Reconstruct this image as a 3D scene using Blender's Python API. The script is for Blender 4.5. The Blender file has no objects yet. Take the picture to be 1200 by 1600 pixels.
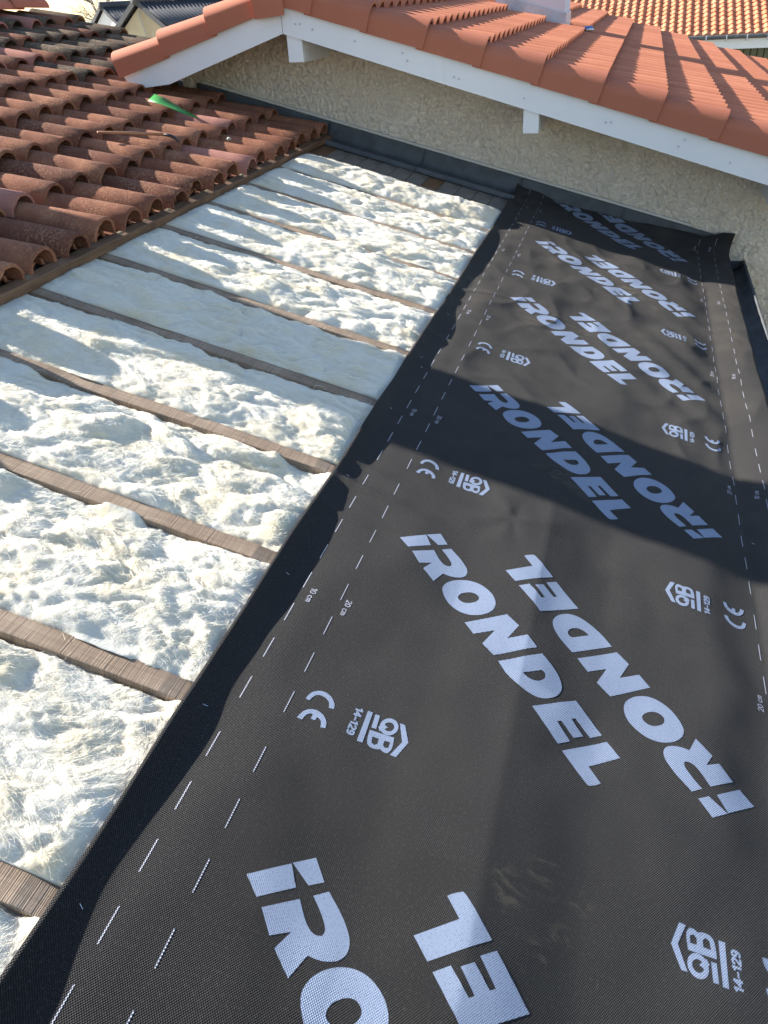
import bpy, bmesh, math, random
import numpy as np
from mathutils import Vector, Matrix
from mathutils.geometry import tessellate_polygon

random.seed(7)
sc = bpy.context.scene
col = sc.collection
R_ = math.radians

# ---------------------------------------------------------------- camera
cam_d = bpy.data.cameras.new('camera')
cam = bpy.data.objects.new('camera', cam_d); col.objects.link(cam)
ax = Vector((0.2772, -0.9594, -0.0519)).normalized()          # image right
fw = Vector((0.7898, 0.2583, -0.5563)).normalized()           # viewing direction
dn = fw.cross(ax).normalized(); ax = dn.cross(fw).normalized()
cam.matrix_world = Matrix(((ax.x, -dn.x, -fw.x, -0.3115), (ax.y, -dn.y, -fw.y, -0.7690),
                           (ax.z, -dn.z, -fw.z, 1.1969), (0, 0, 0, 1)))
cam_d.sensor_fit = 'VERTICAL'; cam_d.sensor_height = 36.0; cam_d.lens = 1202.0 / 1600 * 36.0
cam_d.clip_start = 0.02; cam_d.clip_end = 3000
sc.camera = cam

# ---------------------------------------------------------------- sky, sun, exposure
SUN_EL, SUN_AZ = 25.5, math.atan2(0.075, 1.0)                  # sun stands over +Y, a little towards +X
w = bpy.data.worlds.new('World'); sc.world = w; w.use_nodes = True
nt = w.node_tree; bg = nt.nodes['Background']
sky = nt.nodes.new('ShaderNodeTexSky'); sky.sky_type = 'NISHITA'; sky.sun_disc = False
sky.sun_elevation = R_(SUN_EL); sky.sun_rotation = SUN_AZ
sky.air_density = 1.0; sky.dust_density = 0.6; sky.ozone_density = 1.0
nt.links.new(sky.outputs[0], bg.inputs[0]); bg.inputs[1].default_value = 0.075
sd = bpy.data.lights.new('sun', 'SUN'); sd.energy = 5.0; sd.angle = R_(0.53); sd.color = (1.0, 0.935, 0.84)
sun = bpy.data.objects.new('sun', sd); col.objects.link(sun)
sdir = Vector((-0.075, -1.0, -math.tan(R_(SUN_EL)))).normalized()
sun.rotation_euler = sdir.to_track_quat('-Z', 'Y').to_euler()
sun.location = (0, 8, 8)
vs = sc.view_settings
vs.view_transform = 'Standard'; vs.look = 'None'; vs.gamma = 1.0; vs.use_curve_mapping = False
vs.exposure = 2.0

# ---------------------------------------------------------------- frames
AL = R_(15.17); CA, SA = math.cos(AL), math.sin(AL)            # pitch of the stripped roof
BE = R_(16.5); CB, SB = math.cos(BE), math.sin(BE)             # pitch of the gable roof
def F(u, v, h=0.0):                                            # u along the eaves, v down the slope, h off the slope
    return Vector((u, -CA*v - SA*h, -SA*v + CA*h))
def Fn(u, v, h):
    return np.stack([u, -CA*v - SA*h, -SA*v + CA*h], -1)
def frame(u, v, h):                                            # local x = u, y = up the slope, z = off the slope
    p = F(u, v, h)
    return Matrix(((1, 0, 0, p.x), (0, CA, -SA, p.y), (0, SA, CA, p.z), (0, 0, 0, 1)))

# ---------------------------------------------------------------- noise (numpy gradient noise)
_rng = np.random.RandomState(3)
_perm = np.concatenate([_rng.permutation(256)]*3)
_ang = _rng.rand(256)*2*np.pi
_gx, _gy = np.cos(_ang), np.sin(_ang)
def pn(x, y, s=0):
    x = np.asarray(x, float) + 17.31*s; y = np.asarray(y, float) - 9.73*s
    xi = np.floor(x).astype(int); yi = np.floor(y).astype(int)
    xf = x - xi; yf = y - yi
    xi &= 255; yi &= 255
    sx = xf*xf*xf*(xf*(xf*6-15)+10); sy = yf*yf*yf*(yf*(yf*6-15)+10)
    def g(ix, iy, fx, fy):
        k = _perm[_perm[ix] + iy]
        return _gx[k]*fx + _gy[k]*fy
    a = g(xi, yi, xf, yf); b = g((xi+1) & 255, yi, xf-1, yf)
    c = g(xi, (yi+1) & 255, xf, yf-1); d = g((xi+1) & 255, (yi+1) & 255, xf-1, yf-1)
    return 1.5*((a + sx*(b-a)) + sy*((c + sx*(d-c)) - (a + sx*(b-a))))
def fbm(x, y, o=4, s=0, gain=.5):
    t = 0; a = 1.0
    for i in range(o):
        t = t + a*pn(x*2**i, y*2**i, s+i*3); a *= gain
    return t
def sstep(a, b, x):
    t = np.clip((x-a)/(b-a), 0, 1); return t*t*(3-2*t)

# ---------------------------------------------------------------- object helpers
def tag(o, label=None, cat=None, group=None, kind=None):
    if label: o['label'] = label
    if cat: o['category'] = cat
    if group: o['group'] = group
    if kind: o['kind'] = kind
    return o
def link(name, data, mat=None, parent=None, smooth=False):
    o = bpy.data.objects.new(name, data); col.objects.link(o)
    if mat is not None and data is not None and not data.materials: data.materials.append(mat)
    if smooth and data is not None:
        data.polygons.foreach_set('use_smooth', [True]*len(data.polygons))
    if parent: o.parent = parent
    return o
def empty(name, loc=(0, 0, 0)):
    o = bpy.data.objects.new(name, None); col.objects.link(o); o.location = loc; o.empty_display_size = .2
    return o
def setp(o, parent):                                           # parent and keep the world matrix given so far
    o.parent = parent; o.matrix_parent_inverse = parent.matrix_world.inverted() if parent.matrix_world else Matrix()
    return o
def mesh(name, verts, faces):
    m = bpy.data.meshes.new(name); m.from_pydata([tuple(map(float, v)) for v in verts], [], faces); m.update(); return m
def grid_mesh(name, P, keep=None, uv=None):
    """P: (n, m, 3) array of points -> quad mesh built with foreach_set."""
    n, m_, _ = P.shape
    idx = np.arange(n*m_).reshape(n, m_)
    q = np.stack([idx[:-1, :-1], idx[1:, :-1], idx[1:, 1:], idx[:-1, 1:]], -1).reshape(-1, 4)
    if keep is not None: q = q[keep.reshape(-1)]
    return raw_mesh(name, P.reshape(-1, 3), q, uv=None if uv is None else uv.reshape(-1, 2))
def raw_mesh(name, V, q, uv=None):
    k = q.shape[1]
    me = bpy.data.meshes.new(name)
    me.vertices.add(len(V)); me.vertices.foreach_set('co', np.ascontiguousarray(V, dtype=np.float32).ravel())
    me.loops.add(len(q)*k); me.loops.foreach_set('vertex_index', q.astype(np.int32).ravel())
    me.polygons.add(len(q)); me.polygons.foreach_set('loop_start', np.arange(0, len(q)*k, k, dtype=np.int32))
    me.polygons.foreach_set('loop_total', np.full(len(q), k, dtype=np.int32))
    if uv is not None:
        l = me.uv_layers.new(name='uv'); l.data.foreach_set('uv', uv[q.ravel()].astype(np.float32).ravel())
    me.update(calc_edges=True); me.validate(); return me
def box_pts(x0, x1, y0, y1, z0, z1):
    return [(x0, y0, z0), (x1, y0, z0), (x1, y1, z0), (x0, y1, z0), (x0, y0, z1), (x1, y0, z1), (x1, y1, z1), (x0, y1, z1)]
BOXF = [(0, 3, 2, 1), (4, 5, 6, 7), (0, 1, 5, 4), (1, 2, 6, 5), (2, 3, 7, 6), (3, 0, 4, 7)]
def bevel_box(name, size, off=(0, 0, 0), bev=.004, seg=1):
    bm = bmesh.new(); bmesh.ops.create_cube(bm, size=1)
    for v in bm.verts: v.co = Vector((v.co.x*size[0]+off[0], v.co.y*size[1]+off[1], v.co.z*size[2]+off[2]))
    if bev: bmesh.ops.bevel(bm, geom=bm.edges[:], offset=bev, segments=seg, affect='EDGES')
    m = bpy.data.meshes.new(name); bm.to_mesh(m); bm.free(); return m
def prism(name, poly, d):                                      # closed prism from a planar polygon (3D points) pushed by vector d
    n = len(poly); V = [Vector(p) for p in poly] + [Vector(p)+Vector(d) for p in poly]
    Fc = [tuple(range(n)), tuple(reversed(range(n, 2*n)))] + [(i, i+n, (i+1) % n + n, (i+1) % n) for i in range(n)]
    m = mesh(name, V, Fc)
    bm = bmesh.new(); bm.from_mesh(m); bmesh.ops.recalc_face_normals(bm, faces=bm.faces[:]); bm.to_mesh(m); bm.free()
    return m
def tube(name, pts, r, seg=8, closed=True):
    pts = [Vector(p) for p in pts]; V = []; Fc = []
    rr = r if isinstance(r, (list, tuple)) else [r]*len(pts)
    for i, p in enumerate(pts):
        t = (pts[min(i+1, len(pts)-1)] - pts[max(i-1, 0)]).normalized()
        a = t.cross(Vector((0, 0, 1)) if abs(t.z) < .9 else Vector((1, 0, 0))).normalized(); b = t.cross(a)
        for k in range(seg):
            th = 2*math.pi*k/seg; V.append(p + rr[i]*(a*math.cos(th) + b*math.sin(th)))
    for i in range(len(pts)-1):
        for k in range(seg):
            Fc.append((i*seg+k, i*seg+(k+1) % seg, (i+1)*seg+(k+1) % seg, (i+1)*seg+k))
    if closed: Fc += [tuple(reversed(range(seg))), tuple(range((len(pts)-1)*seg, len(pts)*seg))]
    return mesh(name, V, Fc)

# ---------------------------------------------------------------- materials
class NB:
    def __init__(s, name):
        s.m = bpy.data.materials.new(name); s.m.use_nodes = True; s.t = s.m.node_tree; s.b = s.t.nodes['Principled BSDF']
        s.out = s.t.nodes['Material Output']
    def n(s, typ, ins=None, **kw):
        x = s.t.nodes.new('ShaderNode'+typ)
        for k, v in kw.items(): setattr(x, k, v)
        for k, v in (ins or {}).items(): s.put(x.inputs[k], v)
        return x
    def put(s, sock, v):
        if isinstance(v, bpy.types.NodeSocket): s.t.links.new(v, sock)
        elif isinstance(v, bpy.types.Node): s.t.links.new(v.outputs[0], sock)
        else:
            if isinstance(v, (tuple, list)) and len(v) == 3 and sock.type == 'RGBA': v = (*v, 1)
            sock.default_value = v
    def set(s, **kw):
        nm = dict(col='Base Color', rough='Roughness', spec='Specular IOR Level', metal='Metallic', norm='Normal', sheen='Sheen Weight', sub='Subsurface Weight')
        for k, v in kw.items(): s.put(s.b.inputs[nm[k]], v)
        return s
    def co(s, which='Object', scale=(1, 1, 1), rot=(0, 0, 0)):
        c = s.n('TexCoord')
        return s.n('Mapping', {'Vector': c.outputs[which], 'Scale': scale, 'Rotation': rot}).outputs[0]
    def noise(s, vec, scale, detail=4, rough=.55, dist=0.0):
        return s.n('TexNoise', {'Vector': vec, 'Scale': scale, 'Detail': detail, 'Roughness': rough, 'Distortion': dist}).outputs[0]
    def ramp(s, fac, stops):
        r = s.n('ValToRGB', {'Fac': fac}); e = r.color_ramp.elements
        while len(e) < len(stops): e.new(.5)
        for el, (p, c) in zip(e, stops): el.position = p; el.color = (*c, 1) if len(c) == 3 else c
        return r.outputs[0]
    def mix(s, fac, a, b, mode='MIX'):
        x = s.n('Mix', data_type='RGBA', blend_type=mode); s.put(x.inputs[0], fac); s.put(x.inputs[6], a); s.put(x.inputs[7], b); return x.outputs[2]
    def math(s, op, a, b=0.0, c=0.0):
        x = s.n('Math', operation=op); s.put(x.inputs[0], a); s.put(x.inputs[1], b); s.put(x.inputs[2], c); return x.outputs[0]
    def bump(s, h, strength=.5, dist=.01, norm=None):
        x = s.n('Bump', {'Height': h, 'Strength': strength, 'Distance': dist})
        if norm is not None: s.put(x.inputs['Normal'], norm)
        return x.outputs[0]

def m_old_tile(name, stops, lichen, lich_amt, dark):
    b = NB(name); c = b.co('Object'); oi = b.n('ObjectInfo')
    off = b.n('VectorMath', {0: c, 1: oi.outputs['Location']}, operation='ADD').outputs[0]
    base = b.ramp(oi.outputs['Random'], stops)
    n1 = b.noise(off, 9, 5, .6)
    base = b.mix(b.ramp(n1, [(.35, (0, 0, 0)), (.75, (1, 1, 1))]), base, dark)
    n2 = b.noise(off, 95, 4, .7)
    n3 = b.noise(off, 7, 3, .5)
    lm = b.math('MULTIPLY', b.ramp(n2, [(.48, (0, 0, 0)), (.62, (1, 1, 1))]), b.ramp(n3, [(.35, (0, 0, 0)), (.6, (lich_amt,)*3)]))
    base = b.mix(lm, base, lichen)
    n4 = b.noise(off, 260, 3, .7)
    base = b.mix(b.ramp(n4, [(.3, (.35,)*3), (.55, (0, 0, 0))]), base, (.03, .02, .016))
    bp = b.bump(b.math('ADD', b.math('MULTIPLY', n2, .7), b.math('ADD', n4, b.math('MULTIPLY', n1, 1.2))), .6, .003)
    b.set(col=base, rough=.92, spec=.15, norm=bp); return b.m
M_tile = m_old_tile('weathered terracotta', [(0, (.115, .044, .030)), (.35, (.205, .075, .043)), (.7, (.28, .110, .062)), (1, (.33, .142, .082))], (.46, .27, .155), .50, (.145, .056, .036))
M_tile_pink = m_old_tile('pink terracotta', [(0, (.36, .16, .125)), (1, (.42, .185, .14))], (.44, .32, .25), .2, (.30, .13, .10))
M_tile_moss = m_old_tile('mossy terracotta', [(0, (.080, .052, .036)), (1, (.15, .092, .060))], (.33, .27, .18), .7, (.055, .043, .030))

def m_new_tile(name, stops):
    b = NB(name); c = b.co('Object'); oi = b.n('ObjectInfo')
    off = b.n('VectorMath', {0: c, 1: oi.outputs['Location']}, operation='ADD').outputs[0]
    base = b.ramp(oi.outputs['Random'], stops)
    n1 = b.noise(off, 6, 5, .6); n2 = b.noise(off, 180, 3, .6)
    base = b.mix(b.ramp(n1, [(.3, (0, 0, 0)), (.8, (.55,)*3)]), base, (.33, .112, .062))
    base = b.mix(b.ramp(n2, [(.3, (.3,)*3), (.5, (0, 0, 0))]), base, (.24, .09, .06))
    b.set(col=base, rough=.8, spec=.25, norm=b.bump(n2, .25, .002)); return b.m
M_new = m_new_tile('orange terracotta', [(0, (.41, .145, .078)), (.5, (.47, .170, .093)), (1, (.53, .205, .115))])
M_verge = m_new_tile('smooth red terracotta', [(0, (.37, .128, .078)), (1, (.41, .145, .088))])
M_pale = m_new_tile('pale salmon terracotta', [(0, (.42, .155, .075)), (.5, (.50, .20, .10)), (1, (.56, .245, .13))])

def m_wood(name, a, bcol, saw=1.0, axis=(60, 2.2, 30)):
    b = NB(name); c = b.co('Object', axis)
    g = b.noise(c, 1.0, 6, .65, .6)
    base = b.ramp(g, [(.28, bcol), (.62, a)])
    c2 = b.co('Object'); st = b.noise(c2, 5, 4, .6)
    base = b.mix(b.ramp(st, [(.4, (0, 0, 0)), (.75, (.6,)*3)]), base, tuple(x*.45 for x in bcol))
    sawc = b.co('Object', (5, 420, 5)); sm = b.noise(sawc, 1.0, 2, .5)           # band-saw marks across the timber
    base = b.mix(b.ramp(sm, [(.36, (.55*saw,)*3), (.60, (0, 0, 0))]), base, tuple(x*.5 for x in bcol))
    b.set(col=base, rough=.85, spec=.2, norm=b.bump(b.math('ADD', b.math('MULTIPLY', sm, saw), g), .6, .004)); return b.m
M_raft = m_wood('sawn rafter timber', (.40, .305, .225), (.255, .18, .125))
M_batten = m_wood('aged batten timber', (.22, .125, .075), (.09, .055, .036), .15, (2.2, 60, 30))
M_plank = m_wood('grey sheathing board', (.27, .245, .21), (.155, .135, .115), .2, (30, 3, 30))
M_rust = m_wood('brown stained board', (.25, .14, .075), (.15, .08, .045), .2, (30, 3, 30))
M_soffit = m_wood('weathered soffit board', (.30, .26, .205), (.17, .145, .115), .1, (2.5, 55, 30))

def m_wool():
    b = NB('white glass wool'); c = b.co('Object')
    n1 = b.noise(c, 7, 4, .55); n2 = b.noise(c, 30, 4, .6, .5)
    base = b.mix(b.ramp(n1, [(.42, (0, 0, 0)), (.70, (.85,)*3)]), (.755, .72, .625), (.72, .61, .40))
    base = b.mix(b.ramp(n2, [(.5, (0, 0, 0)), (.8, (.35,)*3)]), base, (.70, .62, .46))
    fc = b.co('Object', (1, .16, 1), (0, 0, .35)); f1 = b.noise(fc, 190, 5, .7, .8)
    f2 = b.noise(b.co('Object', (.22, 1, 1), (0, 0, .5)), 150, 4, .65, 1.2)
    hgt = b.math('ADD', b.math('ADD', f1, b.math('MULTIPLY', f2, .7)), b.math('MULTIPLY', n2, .8))
    b.set(col=base, rough=1.0, spec=.0, norm=b.bump(hgt, .8, .0035), sub=.55)
    b.b.inputs['Subsurface Radius'].default_value = (.024, .020, .014); b.b.inputs['Subsurface Scale'].default_value = 1.0
    tr = b.n('BsdfTranslucent', {'Color': (.86, .83, .74)})
    mx = b.n('MixShader', {0: .15, 1: b.b.outputs[0], 2: tr.outputs[0]})
    b.t.links.new(mx.outputs[0], b.out.inputs[0]); return b.m
M_wool = m_wool()
def m_fibre():
    b = NB('white glass fibre'); b.set(col=(.79, .76, .685), rough=.7, spec=.2)
    tr = b.n('BsdfTranslucent', {'Color': (.92, .89, .80)})
    mx = b.n('MixShader', {0: .35, 1: b.b.outputs[0], 2: tr.outputs[0]})
    b.t.links.new(mx.outputs[0], b.out.inputs[0]); return b.m
M_fibre = m_fibre()

def weave(b):
    u = b.n('UVMap'); sep = b.n('SeparateXYZ', {0: u.outputs[0]})
    x = b.math('SINE', b.math('MULTIPLY', sep.outputs[0], 2*math.pi/.0054)); y = b.math('SINE', b.math('MULTIPLY', sep.outputs[1], 2*math.pi/.0044))
    return u.outputs[0], b.math('MULTIPLY', x, y)
def m_membrane():
    b = NB('black woven membrane'); uv, wv = weave(b)
    d1 = b.noise(uv, 1.6, 5, .6, .4); d2 = b.noise(uv, 9, 5, .65); sp = b.noise(uv, 170, 4, .7)
    base = b.mix(b.math('MULTIPLY_ADD', wv, .5, .5), (.0045, .0045, .0058), (.0290, .0282, .0302))  # tiny glints of the weave put into the colour as lighter crossings
    dust = b.math('MULTIPLY', b.ramp(d1, [(.42, (0, 0, 0)), (.75, (1, 1, 1))]), b.ramp(d2, [(.38, (0, 0, 0)), (.75, (1, 1, 1))]))
    sepu = b.n('SeparateXYZ', {0: uv}); fard = b.n('MapRange', {0: sepu.outputs[0], 1: 1.2, 2: 3.0, 3: .15, 4: 1.0}).outputs[0]
    base = b.mix(b.math('MULTIPLY', b.math('ADD', b.math('MULTIPLY', dust, .55), .12), fard), base, (.125, .105, .080))
    spots = None                                                # scuffed, dusty foot marks
    for (su, sv, sr) in ((.49, .72, .055), (.545, .79, .055), (.525, .86, .035), (.44, .83, .04), (.39, .785, .045), (1.95, .70, .16), (4.1, .85, .40), (3.3, .55, .30)):
        dd = b.n('VectorMath', {0: uv, 1: (su, sv, 0)}, operation='DISTANCE').outputs['Value']
        mm = b.n('MapRange', {0: dd, 1: sr, 2: sr*.35, 3: 0.0, 4: 1.0}, interpolation_type='SMOOTHSTEP').outputs[0]
        spots = mm if spots is None else b.math('MAXIMUM', spots, mm)
    smear = b.noise(b.n('Mapping', {'Vector': uv, 'Scale': (30, 11, 1), 'Rotation': (0, 0, .7)}).outputs[0], 1.0, 5, .7, 1.2)
    base = b.mix(b.math('MULTIPLY', spots, b.ramp(smear, [(.50, (0, 0, 0)), (.70, (.60,)*3)])), base, (.15, .125, .092))
    sc1 = b.noise(b.n('Mapping', {'Vector': uv, 'Scale': (2.2, 7, 1), 'Rotation': (0, 0, .5)}).outputs[0], 1.4, 6, .75, 1.5)
    base = b.mix(b.ramp(sc1, [(.69, (0, 0, 0)), (.80, (.30,)*3)]), base, (.15, .125, .095))
    base = b.mix(b.ramp(sp, [(.52, (0, 0, 0)), (.72, (.45,)*3)]), base, (.085, .080, .078))
    b.set(col=base, rough=.55, spec=.035, sheen=.085, norm=b.bump(b.math('ADD', wv, b.math('MULTIPLY', sp, .6)), 1.0, .0016))
    b.b.inputs['Sheen Roughness'].default_value = .45
    return b.m
M_memb = m_membrane()
def m_print(name, a):
    b = NB(name); uv, wv = weave(b); n = b.noise(uv, 14, 4, .6); sp = b.noise(uv, 300, 2, .5)
    base = b.mix(b.ramp(n, [(.35, (.25,)*3), (.7, (0, 0, 0))]), a, tuple(x*.72 for x in a))
    base = b.mix(b.ramp(sp, [(.55, (0, 0, 0)), (.72, (.55,)*3)]), base, (.07, .075, .10))
    b.set(col=base, rough=.6, spec=.04, norm=b.bump(wv, .9, .0014)); return b.m
M_print = m_print('pale blue ink', (.265, .32, .44))
M_dash = m_print('pale white ink', (.36, .37, .43))

def m_stucco():
    b = NB('cream roughcast render'); c = b.co('Object')
    n1 = b.noise(c, 3.5, 5, .6); n2 = b.noise(c, 42, 5, .65, 1.0); n3 = b.noise(c, 190, 3, .6)
    base = b.mix(b.ramp(n1, [(.35, (0, 0, 0)), (.7, (1, 1, 1))]), (.90, .785, .645), (.83, .715, .575))
    base = b.mix(b.ramp(n2, [(.30, (.35,)*3), (.40, (0, 0, 0))]), base, (.33, .26, .175))  # shade in the roughcast crevices put into the colour at low n2
    n4 = b.noise(c, 1.7, 6, .7, .6)
    rg = b.math('ABSOLUTE', b.math('SUBTRACT', b.noise(c, 42, 3, .5, 1.2), .5))
    base = b.mix(b.ramp(n4, [(.64, (0, 0, 0)), (.80, (.5,)*3)]), base, (.24, .22, .19))
    b.set(col=base, rough=.95, spec=.1, norm=b.bump(b.math('ADD', b.math('MULTIPLY', rg, 2.2), b.math('ADD', n2, b.math('MULTIPLY', n3, .4))), 1.0, .014)); return b.m
M_stucco = m_stucco()
def m_plain(name, c, rough=.6, spec=.3, var=.12, scale=6, metal=0.0, bump=.1, dirt=(.3, .28, .25)):
    b = NB(name); o = b.co('Object'); n = b.noise(o, scale, 5, .6); n2 = b.noise(o, scale*25, 3, .6)
    base = b.mix(b.ramp(n, [(.4, (0, 0, 0)), (.8, (var*2,)*3)]), c, dirt)
    b.set(col=base, rough=rough, spec=spec, metal=metal, norm=b.bump(n2, bump, .003)); return b.m
M_white = m_plain('white painted board', (.70, .70, .71), .45, .4, .05, 3, bump=.05)
M_trim = m_plain('pale mortar trim', (.56, .53, .47), .8, .2, .15)
M_zinc = m_plain('grey zinc sheet', (.066, .069, .074), .6, .3, .4, 9, .1, .12, (.12, .13, .14))
M_lead = m_plain('pale zinc flashing', (.45, .49, .56), .45, .5, .3, 14, .4, .2, (.25, .27, .30))
M_chim = m_plain('lilac grey render', (.60, .58, .62), .9, .1, .1, 5)
M_chim2 = m_plain('grey cement render', (.42, .40, .37), .9, .1, .15, 5)
M_dark = m_plain('dark underlay', (.06, .055, .05), .9, .1, .1)
M_cream = m_plain('stained cream render', (.47, .41, .29), .95, .1, .45, 1.2, dirt=(.22, .17, .11))
M_whitew = m_plain('white render', (.78, .78, .78), .95, .1, .05)
M_slate = m_plain('dark fibre cement sheet', (.052, .056, .066), .75, .3, .3, 2.0, bump=.3, dirt=(.10, .10, .105))
M_green = m_plain('green plastic film', (.022, .20, .035), .4, .5, .1, 20, dirt=(.05, .13, .03))
M_stick = m_plain('brown lacquered wood', (.33, .155, .075), .35, .5, .2, 30, dirt=(.20, .09, .04))
M_black = m_plain('black plastic', (.012, .012, .013), .4, .5, .05)
M_blue = m_plain('blue cloth', (.05, .14, .42), .6, .3, .1)
M_stone = m_plain('grey pebble', (.33, .34, .30), .9, .2, .3, 40)
M_sid = m_plain('grey green siding', (.17, .185, .135), .8, .2, .3, 3, dirt=(.10, .11, .08))
M_bark = m_plain('grey bark', (.16, .13, .105), .9, .1, .3, 10)
M_moss = m_plain('mossy mortar', (.15, .14, .085), .95, .1, .4, 25, bump=.6, dirt=(.22, .15, .10))
M_soil = m_plain('dry pale ground', (.30, .275, .215), .95, .1, .4, .3, dirt=(.20, .20, .12))

# ================================================================ SETTING
gm = mesh('ground', [(-400, -400, -3.3), (900, -400, -3.3), (900, 600, -3.3), (-400, 600, -3.3)], [(0, 1, 2, 3)])
tag(link('ground', gm, M_soil), kind='structure', label='dry garden ground around the houses')

# ================================================================ STRIPPED ROOF: frame, batten, sheathing
PITCH = .467
RAFT = [-.735, -.262, .208, .677, 1.150, 1.6145, 2.075, 2.530, 3.020, 3.490, 3.960, 4.440, 4.935]   # far edge of every rafter
RW = .054
frame_root = empty('roof_frame', F(2.2, -.6, -.16))
tag(frame_root, 'bare wooden rafters and eave batten of the stripped roof', 'roof frame')
V0, V1 = -4.45, 1.47
for i, ue in enumerate(RAFT):
    RW_ = RW
    bm = bmesh.new(); bmesh.ops.create_cube(bm, size=1)
    for v in bm.verts: v.co = Vector((v.co.x*RW, v.co.y*2.98, v.co.z*.09))
    bmesh.ops.bevel(bm, geom=bm.edges[:], offset=.0015, segments=1, affect='EDGES')
    bmesh.ops.subdivide_edges(bm, edges=[e for e in bm.edges if abs(e.verts[0].co.y-e.verts[1].co.y) > 1], cuts=24)
    for v in bm.verts:
        v.co.z -= .022*float(sstep(.01, .10, np.float64(-v.co.y))); v.co.x += .0022*float(pn(v.co.y*5+i*7, i*3.1)); v.co.z += .0016*float(pn(v.co.y*7+i*5, i*1.7+8))
    me = bpy.data.meshes.new('rafter'); bm.to_mesh(me); bm.free()
    o = link('rafter', me, M_raft); o.matrix_world = frame(ue-RW/2, 0.0, -.045); o.parent = frame_root
    o.matrix_parent_inverse = Matrix.Translation(-frame_root.location)
def child_keep(o, root):
    o.parent = root; o.matrix_parent_inverse = Matrix.Translation(-root.location); return o
# rafters are centred at v = 0: from v = -1.49 (under the tiles) to v = 1.49 (eaves)
# batten under the last tile row
me = bevel_box('batten', (9.5, .052, .040), bev=.004); bm = bmesh.new(); bm.from_mesh(me)
bmesh.ops.subdivide_edges(bm, edges=[e for e in bm.edges if abs(e.verts[0].co.x-e.verts[1].co.x) > 1], cuts=120)
for v in bm.verts:
    v.co.y += .004*float(pn(v.co.x*3.3, 4.2)) + .002*float(pn(v.co.x*14, 2.2)); v.co.z += .003*float(pn(v.co.x*4, 9.2))
bm.to_mesh(me); bm.free()
o = link('batten', me, M_batten); o.matrix_world = frame(.62, -1.385, .021); child_keep(o, frame_root)
# short grey sheathing boards against the wall, two of them stained brown
v = -1.50; k = 0
while v < 1.46:
    wd = .112 + .01*random.random()
    me = bevel_box('plank', (.50, wd-.003, .018), bev=.002)
    rust = k in (1, 8, 13, 18, 19)
    o = link('plank', me, M_rust if rust else M_plank)
    o.matrix_world = frame(5.185+random.uniform(-.004, .004), v+wd/2, -.018+random.uniform(-.0015, .0015)); child_keep(o, frame_root)
    v += wd; k += 1
# ceiling boards closing the roof from below
me = bevel_box('ceiling_board', (7.6, 6.2, .02), bev=0)
o = link('ceiling_board', me, M_plank); o.matrix_world = frame(1.8, -1.55, -.145); child_keep(o, frame_root)
# house wall under the eaves
me = bevel_box('wall', (7.4, .2, 2.9), bev=0)
o = link('wall', me, M_stucco); o.location = (1.75, -1.30, -2.03); child_keep(o, frame_root)
me = bevel_box('eave_board', (7.3, .022, .15), bev=.003)
o = link('eave_board', me, M_white); o.location = (1.72, -1.448, -.475); child_keep(o, frame_root)

# ================================================================ INSULATION
def billow(x, y, sd):                                          # rounded lobes parted by creases
    return np.abs(pn(x, y, sd))*2.0 - .45
def wool_h(u, v, ua, ub, seed):
    t = np.clip((u-ua)/(ub-ua), 0, 1)                           # 0 at the near rafter, 1 at the far one
    up = .007*sstep(.9, 1.7, ua) + .005*sstep(2.0, 3.0, ua)
    base = -.001 + .5*up - (.016-up)*t + .020*np.sin(np.pi*t)**.7  # sits high past the near rafter, low before the far one
    uu = u + .045*pn(u*8, v*5, 5) + .018*pn(u*21, v*15, 6); vv = v + .06*pn(u*6, v*5, 8) + .02*pn(u*20, v*14, 9)
    big = fbm(uu*4.0, vv*2.3, 2, 11+seed)
    b1 = billow(uu*8.5, vv*5.2, 21+seed); b2 = billow(uu*19+b1*.3, vv*11.5, 31); b3 = billow(uu*43+b2*.4, vv*25, 33)
    sw = u*.94 + v*.34; sl = -u*.34 + v*.94
    st = fbm(sw*70 + 2.4*pn(u*8, v*8, 44), sl*11 + 1.5*pn(u*9, v*7, 45), 3, 41)
    amp = .60 + .40*sstep(-1.45, -.7, v)
    sft = np.clip(.60+.75*pn(u*2.7, v*1.9, 91+seed), .32, 1)    # combed flat patches against fluffed-up ones
    h = base + amp*(.0135*big + .0125*b1*(.5+.5*sft)) + (sft*.0042 + .0022)*b2 + (.0010+.0012*sft)*b3 + .0022*st + .0010*pn(u*180, v*90, 52)
    edge = np.minimum(t, 1-t)*(ub-ua)
    h -= .006*np.exp(-(edge/.008)**2)
    k = sstep(-.05, .0, v); h = h*(1-k) + k*np.minimum(np.maximum(h, .000), .004) - .04*sstep(.012, .055, v)
    h = np.minimum(h, .048)
    near = sstep(-1.40, -1.30, v)
    return h*near + (1-near)*np.minimum(h, -.004)
bay_words = ['first', 'second', 'third', 'fourth', 'fifth', 'sixth', 'seventh', 'eighth', 'ninth', 'tenth', 'eleventh', 'twelfth']
bays = [(RAFT[i], RAFT[i+1]-RW) for i in range(1, len(RAFT)-1)]
nb = len(bays)
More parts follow.
